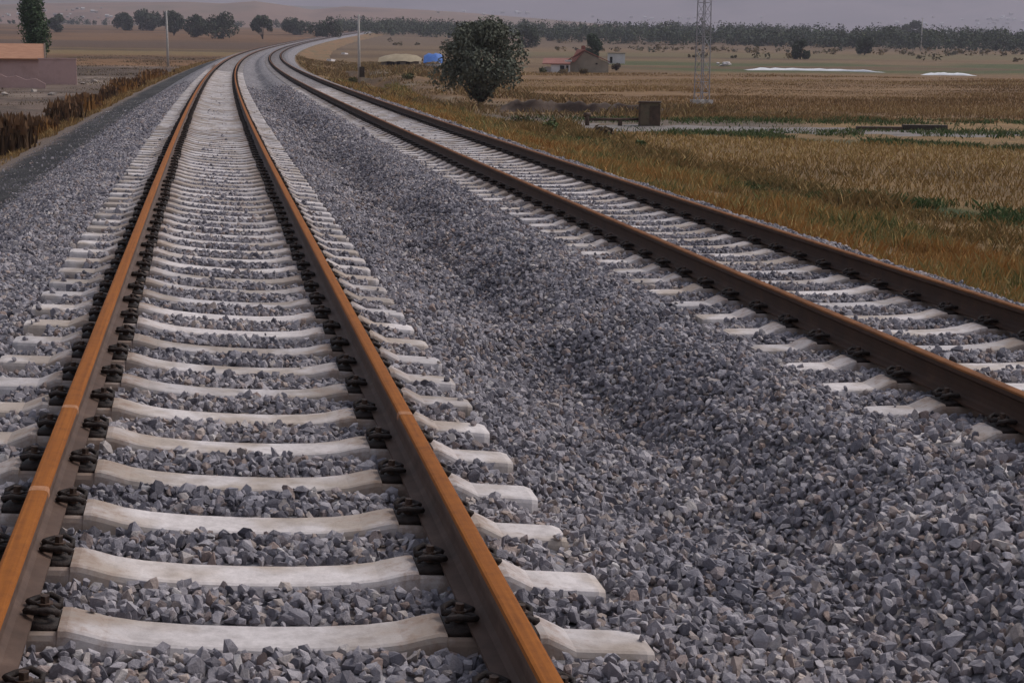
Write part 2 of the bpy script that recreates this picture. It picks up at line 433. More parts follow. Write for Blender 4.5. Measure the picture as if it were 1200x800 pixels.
def scatter(name, pts, rot, scale, var, sources, parent=None):
    me = bpy.data.meshes.new(name); me.vertices.add(len(pts)); me.vertices.foreach_set('co', np.asarray(pts, np.float32).ravel())
    for nm, ty, dat, fld in (('rot', 'FLOAT_VECTOR', rot, 'vector'), ('scl', 'FLOAT', scale, 'value'), ('var', 'INT', var, 'value')):
        a = me.attributes.new(nm, ty, 'POINT'); a.data.foreach_set(fld, np.asarray(dat, np.int32 if ty == 'INT' else np.float32).ravel())
    o = link(bpy.data.objects.new(name, me), parent)
    ng = bpy.data.node_groups.new(name, 'GeometryNodeTree'); ng.interface.new_socket('Geometry', in_out='INPUT', socket_type='NodeSocketGeometry')
    ng.interface.new_socket('Geometry', in_out='OUTPUT', socket_type='NodeSocketGeometry')
    N = ng.nodes.new; gi = N('NodeGroupInput'); go = N('NodeGroupOutput'); iop = N('GeometryNodeInstanceOnPoints'); jn = N('GeometryNodeJoinGeometry')
    for s_ in reversed(sources):
        i = N('GeometryNodeObjectInfo'); i.inputs['Object'].default_value = s_; i.transform_space = 'ORIGINAL'
        i.inputs['As Instance'].default_value = True; ng.links.new(i.outputs['Geometry'], jn.inputs[0])
    iop.inputs['Pick Instance'].default_value = True
    def attr(nm, ty):
        a = N('GeometryNodeInputNamedAttribute'); a.data_type = ty; a.inputs['Name'].default_value = nm; return a.outputs['Attribute']
    ng.links.new(gi.outputs[0], iop.inputs['Points']); ng.links.new(jn.outputs[0], iop.inputs['Instance'])
    e2r = N('FunctionNodeEulerToRotation'); ng.links.new(attr('rot', 'FLOAT_VECTOR'), e2r.inputs[0])
    ng.links.new(e2r.outputs[0], iop.inputs['Rotation']); ng.links.new(attr('scl', 'FLOAT'), iop.inputs['Scale']); ng.links.new(attr('var', 'INT'), iop.inputs['Instance Index'])
    ng.links.new(iop.outputs[0], go.inputs[0])
    md = o.modifiers.new('scatter', 'NODES'); md.node_group = ng; return o
so = scatter('ballast_stones', SPT[:, :3], rot, SPT[:, 3], var, src, bedo); tag(so, kind='stuff')
print('stones', len(SPT))

# ------------------------------------------------------------------ rails
t = NT('rail_rust_head'); v = t.coord(); n = t.noise(v, 14, 9, .78)
mp = t.N('ShaderNodeMapping'); mp.inputs['Scale'].default_value = (60, 1.2, 60); t.L(v, mp.inputs[0]); n2 = t.noise(mp.outputs[0], 1, 4)
col = t.mix(.45, t.ramp(n.outputs[0], [(.30, (.10, .034, .011)), (.45, (.225, .07, .012)), (.6, (.28, .09, .014)), (.8, (.34, .13, .03))]), t.ramp(n2.outputs[0], [(.3, (.14, .045, .012)), (.7, (.34, .112, .018))]))
t.bump(n.outputs[0], .12, .004); M_head = t.fin(col, .8, .15)
t = NT('rail_rust_web'); v = t.coord(); n = t.noise(v, 6, 8, .7)
col = t.ramp(n.outputs[0], [(.25, (.050, .028, .019)), (.55, (.095, .056, .040)), (.8, (.15, .095, .07))]); t.bump(n.outputs[0], .2, .004); M_web = t.fin(col, .75)
t = NT('rail_brown_head'); v = t.coord(); n = t.noise(v, 7, 8, .7)
col = t.ramp(n.outputs[0], [(.28, (.085, .032, .013)), (.5, (.17, .062, .018)), (.8, (.27, .10, .028))]); t.bump(n.outputs[0], .15, .004); M_head2 = t.fin(col, .8, .15)
t = NT('rail_brown_web'); v = t.coord(); n = t.noise(v, 6, 8, .7)
col = t.ramp(n.outputs[0], [(.25, (.034, .017, .010)), (.6, (.062, .030, .017)), (.8, (.105, .052, .028))]); t.bump(n.outputs[0], .2, .004); M_web2 = t.fin(col, .75)
half = [(0.0, 0), (.022, -.0008), (.031, -.004), (.0355, -.013), (.036, -.034), (.030, -.041), (.012, -.052), (.0085, -.075), (.0085, -.110), (.013, -.135), (.030, -.150), (.075, -.161), (.075, -.172)]
prof = half+[(-a, b) for a, b in half[:0:-1]]
def rail(which, g_, head, web, label):
    ys = np.concatenate([np.arange(-5, 60, .75), np.geomspace(60, 940, 120)]); V = []; mi = []
    for y in ys: V += [trk(which, g_+a, b, float(y)) for a, b in prof]
    k = len(prof); fs = []
    for i in range(len(ys)-1):
        for j in range(k):
            j2 = (j+1) % k; fs.append((i*k+j, i*k+j2, (i+1)*k+j2, (i+1)*k+j))
            ht = prof[j][1] > -.012 and prof[j2][1] > -.012 or (prof[j][1] > -.005 or prof[j2][1] > -.005)
            mi.append(0 if ht else 1)
    fs.append(tuple(range(k))); mi.append(1)
    me = bpy.data.meshes.new('rail'); me.from_pydata(V, [], fs); me.materials.append(head); me.materials.append(web); me.polygons.foreach_set('material_index', mi)
    me.update(); o = link(bpy.data.objects.new('steel_rail', me)); return tag(o, label, 'rail', 'railway rails')
G = .7525
M_weld = mat_noise('weld_paint', (.30, .12, .045), (.40, .20, .11), 30, .1)
r1 = rail(0, -G, M_head, M_web, 'orange rusted steel rail beside the dark gravel shoulder')
r2 = rail(0, G, M_head, M_web, 'orange rusted steel rail beside the ballast trough between the tracks')
r3 = rail(1, -G, M_head2, M_web2, 'dark brown steel rail bordering the ballast trough between the tracks')
r4 = rail(1, G, M_head2, M_web2, 'dark brown steel rail beside the dry grass verge')
def ray_track_y(px, py):
    best = None
    for y in np.arange(3, 60, .02):
        p = Vector(trk(0, G if px > 300 else -G, 0, float(y)))-CAM; iy_ = 400-F*p.dot(up)/p.dot(fw)
        if best is None or abs(iy_-py) < best[0]: best = (abs(iy_-py), float(y))
    return best[1]
for rl, g_, (px, py) in ((r1, -G, (77, 476)), (r1, -G, (43, 572)), (r2, G, (472, 484))):
    y = ray_track_y(px, py); V = []
    top = [p for p in prof if p[1] > -.036]; top = sorted(top, key=lambda p: p[0])
    m = MB()
    for yy in (y-.028, y+.028): V += [trk(0, g_+a*1.015, b+.0009, yy) for a, b in top]
    k = len(top); m.add(V, [(j, j+1, k+j+1, k+j) for j in range(k-1)]); m.build('weld_mark', M_weld, rl)

# ------------------------------------------------------------------ sleepers with their clips
t = NT('sleeper_concrete'); v = t.coord(); oi = t.N('ShaderNodeObjectInfo')
ad = t.N('ShaderNodeVectorMath', operation='ADD'); t.L(v, ad.inputs[0]); sc_ = t.N('ShaderNodeVectorMath', operation='SCALE')
cb = t.N('ShaderNodeCombineXYZ'); [t.L(oi.outputs['Random'], cb.inputs[k]) for k in range(3)]
t.L(cb.outputs[0], sc_.inputs[0]); sc_.inputs['Scale'].default_value = 97; t.L(sc_.outputs[0], ad.inputs[1])
n = t.noise(ad.outputs[0], 5, 6, .65); n3 = t.noise(ad.outputs[0], 2.2, 3, .5); n4 = t.noise(ad.outputs[0], 60, 3)
col = t.ramp(n.outputs[0], [(.25, (.45, .40, .382)), (.5, (.60, .54, .522)), (.8, (.68, .62, .602))])
col = t.mix(t.ramp(n3.outputs[0], [(.46, (0, 0, 0)), (.58, (.75, .75, .75))]), col, (.36, .285, .225))
n5 = t.noise(ad.outputs[0], 14, 6, .75); col = t.mix(1.0, col, t.ramp(n5.outputs[0], [(.3, (.74, .73, .72)), (.6, (1.05, 1.05, 1.05))]), 'MULTIPLY')
col = t.mix(1.0, col, t.ramp(oi.outputs['Random'], [(0, (.78, .78, .79)), (.5, (.95, .94, .93)), (1, (1.06, 1.05, 1.04))]), 'MULTIPLY')
sx = t.N('ShaderNodeSeparateXYZ'); t.L(v, sx.inputs[0]); ab = t.N('ShaderNodeMath', operation='ABSOLUTE'); t.L(sx.outputs[0], ab.inputs[0])
ds = t.N('ShaderNodeMath', operation='SUBTRACT'); t.L(ab.outputs[0], ds.inputs[0]); ds.inputs[1].default_value = .7525; da = t.N('ShaderNodeMath', operation='ABSOLUTE'); t.L(ds.outputs[0], da.inputs[0])
mm = t.N('ShaderNodeMath', operation='SUBTRACT'); t.L(n5.outputs[0], mm.inputs[0]); t.L(da.outputs[0], mm.inputs[1])
col = t.mix(t.ramp(mm.outputs[0], [(.18, (0, 0, 0)), (.42, (.75, .75, .75))]), col, (.20, .125, .085))
t.bump(n5.outputs[0], .35, .008); M_conc = t.fin(col, .9, .2)
M_clip = mat_noise('clip_steel', (.014, .010, .009), (.040, .024, .018), 40, .3, 80, .7)
M_bolt = mat_noise('bolt_steel', (.03, .018, .013), (.085, .045, .028), 60, .2, 90, .65)
def sleeper_mesh():
    V = []; fs = []; k = 8
    for a, z in zip(PU, PZ):
        e = .012 if abs(a) > 1.28 else 0
        V += [(a, -.150+e, -.40), (a, -.112+e, z-.022), (a, -.104+e, z-.006), (a, -.092+e, z), (a, .092-e, z), (a, .104-e, z-.006), (a, .112-e, z-.022), (a, .150-e, -.40)]
    for i in range(len(PU)-1):
        for j in range(k-1): fs.append((i*k+j, (i+1)*k+j, (i+1)*k+j+1, i*k+j+1))
    fs += [tuple(range(k)), tuple((len(PU)-1)*k+j for j in range(k-1, -1, -1))]
    me = bpy.data.meshes.new('concrete_sleeper'); me.from_pydata(V, [], fs); me.materials.append(M_conc); me.update()
    return me
ME_sl = sleeper_mesh()
def clip_mesh():            # spring clip: looped steel bar over the rail foot on an angled guide plate; the rail is towards -x
    m = MB()
    m.add([(-.005, -.085, -.192), (.086, -.085, -.192), (.086, .085, -.192), (-.005, .085, -.192), (-.005, -.080, -.166), (.086, -.080, -.176), (.086, .080, -.176), (-.005, .080, -.166)],
          [(3, 2, 1, 0), (4, 5, 6, 7), (0, 1, 5, 4), (1, 2, 6, 5), (2, 3, 7, 6), (3, 0, 4, 7)])
    P = []
    for s_ in (-1, 1):
        m.tube([(.045, s_*.014, -.146), (.002, s_*.020, -.141), (-.012, s_*.040, -.142), (.010, s_*.060, -.138), (.052, s_*.070, -.128), (.084, s_*.056, -.140), (.082, s_*.030, -.156)], .011, 6)
    m.tube([(.082, -.030, -.152), (.060, -.016, -.142), (.050, 0, -.138), (.060, .016, -.142), (.082, .030, -.152)], .011, 6)
    me = m.mesh('rail_clip', M_clip, True); return me
def bolt_mesh():
    m = MB(); m.tube([(.040, 0, -.166), (.040, 0, -.136)], .020, 12); m.tube([(.040, 0, -.136), (.040, 0, -.128)], .025, 12); m.tube([(.040, 0, -.128), (.040, 0, -.106)], .015, 6)
    return m.mesh('bolt', M_bolt)
ME_clip = clip_mesh(); ME_bolt = bolt_mesh()
def put_sleeper(which, y, near, label, group):
    o = bpy.data.objects.new('concrete_sleeper', ME_sl); link(o)
    c = CANT2 if which else CANT1
    jit = random.uniform(-.012, .012)
    p = trk(which, jit, 0, y); o.location = p
    o.rotation_euler = (math.atan(2*K2*y), c, -y/RAD+random.uniform(-.006, .006))
    tag(o, label, 'railway sleeper', group)
    for g_ in (-G, G):
        for s_ in (-1, 1):
            cl_ = bpy.data.objects.new('rail_clip', ME_clip); link(cl_, o); cl_.location = (g_+s_*.063, 0, 0); cl_.rotation_euler = (0, 0, 0 if s_ > 0 else math.pi)
            if near:
                b = bpy.data.objects.new('bolt', ME_bolt); link(b, cl_)
    return o
NL, NR = 185, 115
for i in range(-2, NL-2): put_sleeper(0, SL0+i*SP, i < 34, 'white concrete sleeper under the orange rusted track', 'sleepers of the orange rusted track')
for i in range(-1, NR-1): put_sleeper(1, SR0+i*SP, i < 26, 'white concrete sleeper under the dark brown track', 'sleepers of the dark brown track')
def far_sleepers(which, y0, name):
    V = []; Fc = []; mi = []; y = y0; m = MB()
    while y < 930:
        P = []
        for a, z in ((-1.3, -.225), (-.95, -.2), (-.57, -.2), (0, -.23), (.57, -.2), (.95, -.2), (1.3, -.225)):
            for dv, dz in ((-.14, -.12), (-.1, 0), (.1, 0), (.14, -.12)):
                q = trk(which, a, z+dz, y); P.append((q[0]-dv*y/RAD*0, q[1]+dv, q[2]))
        m.add(P, [(i*4+j, (i+1)*4+j, (i+1)*4+j+1, i*4+j+1) for i in range(6) for j in range(3)], 0)
        for g_ in (-G-.11, -G+.11, G-.11, G+.11):
            m.box(trk(which, g_, -.15, y), (.11, .13, .07), 1)
        y += SP
    o = m.build(name, [M_conc, M_clip])
    return o
tag(far_sleepers(0, SL0+(NL-2)*SP, 'concrete_sleepers'), 'distant white concrete sleepers of the orange rusted track', 'sleepers', kind='stuff')
tag(far_sleepers(1, SR0+(NR-1)*SP, 'concrete_sleepers'), 'distant white concrete sleepers of the dark brown track', 'sleepers', kind='stuff')

#@@PART3
# ------------------------------------------------------------------ far hills
def ridge(name, prof_px, dist, depth, seed, mat, amp=.04, foot=-10, nd=14):
    """a hill range at its own distance; prof_px gives the skyline"""
    xs = np.array([p[0] for p in prof_px], float); ysk = np.array([p[1] for p in prof_px], float)
    px = np.linspace(xs[0], xs[-1], 220); V = []
    for a in px:
        d = pix_ray(a, 60); d = Vector((d.x, d.y, 0)).normalized()
        yt = np.interp(a, xs, ysk); dr = pix_ray(a, yt); sl = dr.z/math.hypot(dr.x, dr.y)
        top = H+sl*dist
        for k in range(nd):
            t = k/(nd-1); dd = dist-depth+depth*1.6*t
            f_ = math.sin(min(t/.625, 1)*math.pi/2)**1.3 if t <= .625 else math.cos((t-.625)/.375*math.pi/2)
            q = d*dd; n = float(fbm(np.array([q.x]), np.array([q.y]), depth*.5, seed, 4)[0])-.5
            z = foot+(top-foot)*f_+n*amp*dist*.25*(1-abs(t-.3))*(.35 if t > .5 else 1)
            V.append((q.x, q.y, z))
    me = np_mesh(name, np.array(V), grid_faces(220, nd), mat, None, True)
    return tag(link(bpy.data.objects.new(name, me)), kind='structure')
M_hill = mat_noise('hill_brown', (.075, .05, .04), (.20, .12, .085), .006, 0, c3=(.10, .085, .055))
M_hill2 = mat_noise('hill_grey', (.06, .055, .05), (.14, .115, .10), .004, 0, c3=(.09, .08, .07))
M_mtn = mat_noise('mountain_rock', (.03, .028, .03), (.17, .13, .13), .0018, 0, c3=(.09, .075, .08))
ridge('hill', [(-700, 25), (-300, 14), (-60, 9), (40, 5), (130, 4), (220, 3), (262, 5), (300, 2), (345, 8), (365, 12), (405, 8), (440, 10), (500, 13), (560, 17), (640, 24), (760, 34)], 2300, 700, 3, M_hill)
ridge('hill', [(-900, 10), (-300, -6), (-60, -10), (30, -4), (110, 1.5), (180, 3), (250, 4), (330, 7), (420, 10), (520, 20)], 3300, 900, 8, M_hill2)
ridge('mountain', [(-1200, -2), (-500, -8), (-100, -6), (120, -3), (300, -14), (430, -22), (600, -38), (800, -52), (1000, -60), (1250, -66), (1600, -50), (2200, -30), (3000, 0)], 7200, 3000, 14, M_mtn, amp=.03)

# ------------------------------------------------------------------ plants
def leaves(cent, rad, n, size, cols, seed, squash=1.0, tri=True):
    r = np.random.default_rng(seed); k = len(cent); cent = np.asarray(cent, float); rad = np.asarray(rad, float)
    w = rad**2; idx = r.choice(k, n, p=w/w.sum())
    dv = r.normal(size=(n, 3)); dv /= np.linalg.norm(dv, axis=1)[:, None]
    rr_ = rad[idx]*r.uniform(.35, 1.08, n)**.6
    p = cent[idx]+dv*rr_[:, None]*np.array([1, 1, squash])
    nrm = dv+r.normal(size=(n, 3))*.7; nrm /= np.linalg.norm(nrm, axis=1)[:, None]
    a = np.cross(nrm, r.normal(size=(n, 3))); a /= np.linalg.norm(a, axis=1)[:, None]; b = np.cross(nrm, a)
    s_ = size*r.uniform(.6, 1.4, n)[:, None]
    v = np.stack([p-a*s_*.9, p+b*s_*.55, p+a*s_, p-b*s_*.55], 1).reshape(-1, 3)
    f = np.arange(n*4).reshape(n, 4)
    t = np.clip(r.random(n)*.75+r.random(k)[idx]*.35, 0, 1)[:, None]
    c = np.array(cols[0])*(1-t)+np.array(cols[1])*t
    return v, f, np.repeat(c, 4, 0)
M_leaf = mat_col('leaves', .8); M_blade = mat_col('grass', .9)
M_bark = mat_noise('bark', (.05, .038, .03), (.11, .085, .065), 6, .6, 20)

def tree(name, base, h, w, label, n=900, leaf=.2, cols=((.035, .045, .022), (.10, .115, .06)), seed=1, shape='round', group=None, trunk=.22, cat='tree'):
    r = random.Random(seed); o = empty(name, base, r.uniform(0, 6.28), label, cat, group)
    th = h*trunk; tr = max(.05, h*.028); m = MB()
    m.tube([(0, 0, -.3), (0, 0, th*.5), (r.uniform(-.1, .1)*w*.2, r.uniform(-.1, .1)*w*.2, th), (r.uniform(-.1, .1)*w*.4, 0, h*.62)], [tr*1.4, tr, tr*.85, tr*.35], 8)
    cent = []; rad = []
    nc = 40 if n > 10000 else (26 if n > 3000 else 13)
    for k in range(nc):
        if shape == 'column':
            z = th*.8+(h-th*.8)*(k+.5)/nc; q = math.sin(min(1, (z-th*.6)/(h*.30)+.12)*math.pi/2)*(1-.5*max(0, (z/h-.55)/.45)); a = r.uniform(0, 6.28); rr_ = w*.16*q
            cent.append((math.cos(a)*rr_, math.sin(a)*rr_, z)); rad.append(w*.36*q*r.uniform(.85, 1.1))
        else:
            a = r.uniform(0, 6.28); e = r.uniform(-.92 if nc < 40 else -.62, 1)
            q = math.sqrt(max(0, 1-e*e)); rr_ = w*(.39 if nc == 40 else .34)*q*r.uniform(.6, 1.12)
            zc = th+(h-th)*.5; cent.append((math.cos(a)*rr_, math.sin(a)*rr_, zc+e*(h-th)*.37)); rad.append(w*(r.uniform(.09, .19) if nc == 40 else r.uniform(.13, .25)))
    if nc == 40:
        for k in range(6): a = k*1.05; cent.append((math.cos(a)*w*.07, math.sin(a)*w*.07, h*r.uniform(.10, .26))); rad.append(w*r.uniform(.07, .11))
    for k in range(0, nc, 3 if nc < 20 else 2):
        c = Vector(cent[k]); m.tube([(0, 0, th*.85), c*.5+Vector((0, 0, th*.4)), c], [tr*.55, tr*.35, tr*.12], 5)
    m.build('trunk', M_bark, o, True)
    if nc > 20: cent.append((0, 0, th+(h-th)*.45)); rad.append(w*.3)
    v, f, c = leaves(cent, rad, n, leaf, cols, seed, 1.25 if shape == 'column' else .95)
    link(bpy.data.objects.new('crown', np_mesh('crown', v, f, M_leaf, c)), o)
    return o
def on_land(p): return Vector((p[0], p[1], float(land(p[0], p[1]))))
def tree_px(name, bx, by, top, wpx, label, dist=None, **k):
    p = at(bx, by) if dist is None else atd(bx, by, dist); p = on_land(p); s_ = mpp(p)
    return tree(name, p-Vector((0, 0, .05)), (by-top)*s_, wpx*s_, label, leaf=k.pop('leaf', max(.16, s_*1.4)), **k)
big_t = tree_px('leafy_tree', 563, 124, 24, 112, 'big bushy grey-green tree growing beside the dark brown track', n=11500, seed=5, leaf=.12, cols=((.065, .07, .048), (.165, .17, .122)), trunk=.035)
tree_px('poplar_tree', 40, 54, -60, 38, 'tall narrow dark green tree behind the orange-roofed farm building', n=9000, seed=9, shape='column', cols=((.028, .048, .024), (.085, .12, .055)), trunk=.06, dist=190)
RT = 'round trees along the far field edge'
for i, (bx, by, tp, wd, lb) in enumerate([
        (67, 38, 17, 17, 'small dark tree just beyond the tall narrow tree'),
        (146, 36, 18, 22, 'low spreading tree at the far field edge next to a pale gap'),
        (172, 36, 15, 30, 'wide loose tree at the far field edge, paler than its neighbours'),
        (204, 42, 14, 28, 'tall dark tree behind the slender roadside pole'),
        (231, 44, 19, 25, 'compact round dark tree second in the row from the slender pole'),
        (262, 46, 20, 38, 'broad dark double-crowned tree in the row ending at the track bend'),
        (308, 46, 16, 20, 'upright dark tree standing alone right above the track bend'),
        (348, 41, 23, 30, 'low wide hazy tree between the upright tree and the dark round one'),
        (384, 48, 22, 32, 'dark round tree where the ballast disappears into the distance'),
        (618, 56, 32, 28, 'round dark tree between the big bushy tree and the red-roofed house'),
        (938, 70, 46, 19, 'small upright dark tree behind the long white crop tunnel'),
        (1013, 65, 43, 20, 'small bushy dark tree at the foot of the wood beyond the crop tunnels'),
        (1070, 48, 26, 22, 'tall tree crown rising above the wood near the town')]):
    tree_px('round_tree', bx, by, tp, wd*1.22, lb, n=2400, seed=30+i, group=RT, cols=((.025, .034, .022), (.075, .088, .05)), trunk=.03)

# the far wood: one mass
V = []; Fs = []; Cc = []; n0 = 0
for i in range(1700):
    px = random.uniform(395, 1400) if i % 8 else random.uniform(-250, 395)
    lo = np.interp(px, [-200, 300, 400, 600, 900, 1400], [1300, 1400, 980, 800, 690, 640]); dist = lo+abs(random.gauss(0, 1))*300-60*(random.random() < .12)
    d = pix_ray(px, 60); d = Vector((d.x, d.y, 0)).normalized(); p = on_land(d*dist)
    h = random.uniform(3.5, 10)*(.8 if px < 395 else 1)*(.75+.5*float(noise(np.array([px]), np.array([dist]), 60, 3)[0])); w = h*random.uniform(.7, 1.1)
    if random.random() < .05: h *= 1.35; w *= .5
    cent = [(p.x+random.uniform(-.3, .3)*w, p.y+random.uniform(-.3, .3)*w, p.z+h*q) for q in (.3, .5, .62, .75)]
    g_ = random.random()
    v, f, c = leaves(cent, [w*.42, w*.45, w*.4, w*.28], 96, .66, ((.03, .042, .032), (.06+.04*g_, .08+.035*g_, .045)), 500+i)
    V.append(v); Fs.append(f+n0); Cc.append(c); n0 += len(v)
tag(link(bpy.data.objects.new('distant_wood', np_mesh('distant_wood', np.concatenate(V), np.concatenate(Fs), M_leaf, np.concatenate(Cc)))), 'belt of dark hazy trees beyond the fields', 'wood', kind='stuff')

def blades(name, x, y, z, h, w, cols, label, seed=0, lean=.35, kcol=None):
    r = np.random.default_rng(seed); n = len(x); a = r.uniform(0, 6.283, n); hh = h*r.uniform(.55, 1.25, n)
    dx = np.cos(a)*w/2; dy = np.sin(a)*w/2; l = r.normal(size=(n, 2))*lean*hh[:, None]
    v = np.empty((n, 4, 3)); v[:, 0] = np.stack([x-dx, y-dy, z-.03], 1); v[:, 1] = np.stack([x+dx, y+dy, z-.03], 1)
    v[:, 2] = np.stack([x+dx*.6+l[:, 0]*.4, y+dy*.6+l[:, 1]*.4, z+hh*.6], 1); v[:, 3] = np.stack([x+l[:, 0], y+l[:, 1], z+hh], 1)
    f = np.array([[0, 1, 2], [0, 2, 3]])[None]+np.arange(n)[:, None, None]*4
    t = np.clip(r.random(n)*.55+.45*(kcol if kcol is not None else r.random(n)), 0, 1)[:, None]*(len(cols)-1)
    i = np.minimum(t.astype(int), len(cols)-2); fr = t-i; cc = np.array(cols)*np.array((1.0, 1.10, 1.04)); c = cc[i[:, 0]]*(1-fr)+cc[i[:, 0]+1]*fr
    o = link(bpy.data.objects.new(name, np_mesh(name, v.reshape(-1, 3), f.reshape(-1, 3), M_blade, np.repeat(c, 4, 0))))
    return tag(o, label, 'grass', kind='stuff')
def sheet_z(x, y):
    u = uu(x, y); z = land(x, y)
    zr_ = strip_right(u, y)+(fbm(u, y, 1.6, 61)-.5)*.18*sst(7.4, 8.4, u)+K2*np.clip(y, 0, None)**2
    zl_ = zl(u, y)+K2*np.clip(y, 0, None)**2
    z = np.where((u > 6.9) & (u < 15.6), np.where(u < 13, zr_, np.maximum(z, zr_)), z); z = np.where((u < -2) & (u > -7.6), np.where(u > -6, zl_, np.maximum(z, zl_)), z); return z
def sample(n, u0, u1, y0, y1, seed, p=1.6):
    r = np.random.default_rng(seed); y = y0+(y1-y0)*r.random(n)**p; u = r.uniform(u0, u1, n); return u+y*y/(2*RAD), y, u
# verge: dry orange grass
x, y, u = sample(120000, 7.55, 14.2, 7, 130, 71, 1.7)
n1 = fbm(x, y, 1.6, 91); k = (n1 > .36) & (u > 7.7+.9*fbm(x, y, 3, 92)); x, y, u, n1 = x[k], y[k], u[k], n1[k]
d = np.hypot(x, y)
blades('dry_grass', x, y, sheet_z(x, y), .13+.24*sst(.35, .8, n1)*sst(7.6, 9, u), .005+d*.00026, [(.20, .09, .033), (.35, .155, .05), (.42, .21, .075), (.37, .24, .10), (.20, .165, .065), (.10, .115, .042)], 'dry orange grass on the verge beside the dark brown track', 1, .3, np.clip((fbm(x, y, 4, 109)-.3)*2.4+(u-10)*.12, 0, 1))
# stubble of the golden field
r = np.random.default_rng(5); x = r.uniform(12.5, 75, 160000); y = 12+70*r.random(160000)**.9
k = (np.degrees(np.arctan2(x, y)) < 40) & (uu(x, y) > 13.5) & (seg_dist(x, y, (12.5, 47), (30, 10)) > .8) & ((x-21)*23+(y-68)*27 < -40)
x, y = x[k], y[k]; d = np.hypot(x, y)
blades('stubble', x, y, land(x, y), .13+.12*fbm(x, y, 5, 95), .012+d*.0005, [(.17, .115, .05), (.27, .15, .058), (.37, .21, .083), (.45, .29, .13)], 'golden stubble of the field next to the weedy ditch', 2, .4, np.clip((fbm(x*.5, y, 7, 131)-.28)*2.3, 0, 1))
# weeds of the ditches
X_ = []; Y_ = []
for a, b, n, s_ in (((12.5, 47), (30, 10), 17000, .75), ((21, 68), (48, 45), 10000, .9), ((22, 70.5), (56, 62), 9000, 1.7), ((20, 82), (58, 78), 9000, 1.8), ((14.5, 76), (15.5, 60), 3500, 1.3)):
    tt = r.random(n); X_.append(a[0]+(b[0]-a[0])*tt+r.normal(size=n)*s_); Y_.append(a[1]+(b[1]-a[1])*tt+r.normal(size=n)*s_)
x = np.concatenate(X_); y = np.concatenate(Y_); k = (fbm(x, y, 2.2, 97) > .44); x, y = x[k], y[k]; d = np.hypot(x, y)
blades('ditch_weeds', x, y, sheet_z(x, y), .06+.24*fbm(x, y, 1.5, 99), .02+d*.0005, [(.03, .05, .02), (.06, .095, .03), (.13, .125, .055), (.25, .17, .085)], 'dark green weeds along the field ditches', 3, .5)
# mixed growth between verge and ditch
x, y, u = sample(42000, 12.5, 17, 10, 75, 73, 1.4); n1 = fbm(x, y, 2.0, 101); k = n1 > .42; x, y, n1 = x[k], y[k], n1[k]; d = np.hypot(x, y)
blades('dry_weeds', x, y, sheet_z(x, y), .16+.3*sst(.45, .8, n1), .008+d*.0004, [(.09, .09, .035), (.27, .15, .06), (.40, .25, .12)], 'straggly dry weeds between the verge and the ditch', 4, .45)
# far brown field
r = np.random.default_rng(15); n = 120000; az_ = np.radians(r.uniform(7, 36, n)); dd = 86*np.exp(r.random(n)*.98); x = dd*np.sin(az_); y = dd*np.cos(az_); rw = np.round((x*.35+y)/2.1)*2.1-x*.35; y = rw+r.normal(size=n)*.25
k = (uu(x, y) > 22) & (fbm(x*.4, y, 16, 104)+.25*(fbm(x, y, 3, 106)-.5) > .43) & (seg_dist(x, y, (17, 98.5), (28, 92)) > 3) & (seg_dist(x, y, (20, 77), (60, 74)) > 4.2); x, y = x[k], y[k]; d = np.hypot(x, y)
blades('maize_stubble', x, y, land(x, y), .07+.2*sst(.35, .7, fbm(x, y, 14, 103)), .015+d*.0004, [(.14, .085, .042), (.24, .125, .055), (.36, .21, .098), (.46, .30, .15)], 'rusty brown crop stubble in rows beyond the dirt road', 5, .35, np.clip((fbm(x*.4, y, 14, 133)-.28)*2.3, 0, 1))
# bushes thinly spread over the far fields
V = []; Fs = []; Cc = []; n0 = 0; rb = random.Random(8)
for i in range(620):
    px = rb.uniform(430, 1300); dist = rb.uniform(300, 760)
    d_ = pix_ray(px, 60); d_ = Vector((d_.x, d_.y, 0)).normalized(); p = on_land(d_*dist)
    if dist < 430 or float(fbm(np.array([p.x]), np.array([p.y]), 90, 121)[0]) < (.58 if dist < 520 else .44): continue
    h = rb.uniform(.7, 2.4); w = h*rb.uniform(1.1, 2.6); cent = [(p.x+rb.uniform(-.5, .5)*w, p.y+rb.uniform(-.3, .3)*w, p.z+h*q) for q in (.3, .45, .6)]
    br = rb.random(); ca = (.05+.05*br, .05+.02*br, .028); cb_ = (.11+.12*br, .10+.05*br, .055)
    v, f, c = leaves(cent, [h*.5, h*.45, h*.35], 30, .42, (ca, cb_), 3000+i); V.append(v); Fs.append(f+n0); Cc.append(c); n0 += len(v)
tag(link(bpy.data.objects.new('field_bushes', np_mesh('field_bushes', np.concatenate(V), np.concatenate(Fs), M_leaf, np.concatenate(Cc)))), 'low bushes spread over the far fields before the wood', 'bushes', kind='stuff')
x, y, u = sample(26000, -34, -7.5, 60, 330, 79, 1.3); n1 = fbm(x, y, 4, 117); k = n1 > .50; x, y, n1 = x[k], y[k], n1[k]; d = np.hypot(x, y)
blades('dry_tufts', x, y, sheet_z(x, y), .05+.2*sst(.5, .8, n1), .02+d*.0005, [(.09, .06, .045), (.17, .11, .075), (.25, .17, .10)], 'sparse dry tufts on the bare earth round the farm building', 8, .6)
# rough scrub round the spoil heaps
x, y, u = sample(52000, 8, 34, 84, 300, 77, 1.1); n1 = fbm(x, y, 5, 107); k = (n1 > .40) & ~((u > 24) & (y > 104) & (y < 215)); x, y, n1 = x[k], y[k], n1[k]; d = np.hypot(x, y)
blades('dry_scrub', x, y, sheet_z(x, y), .18+.4*sst(.45, .75, n1), .02+d*.0004, [(.10, .065, .035), (.21, .115, .055), (.30, .18, .085), (.14, .12, .055)], 'rough brown scrub round the spoil heaps and the big bushy tree', 7, .5)
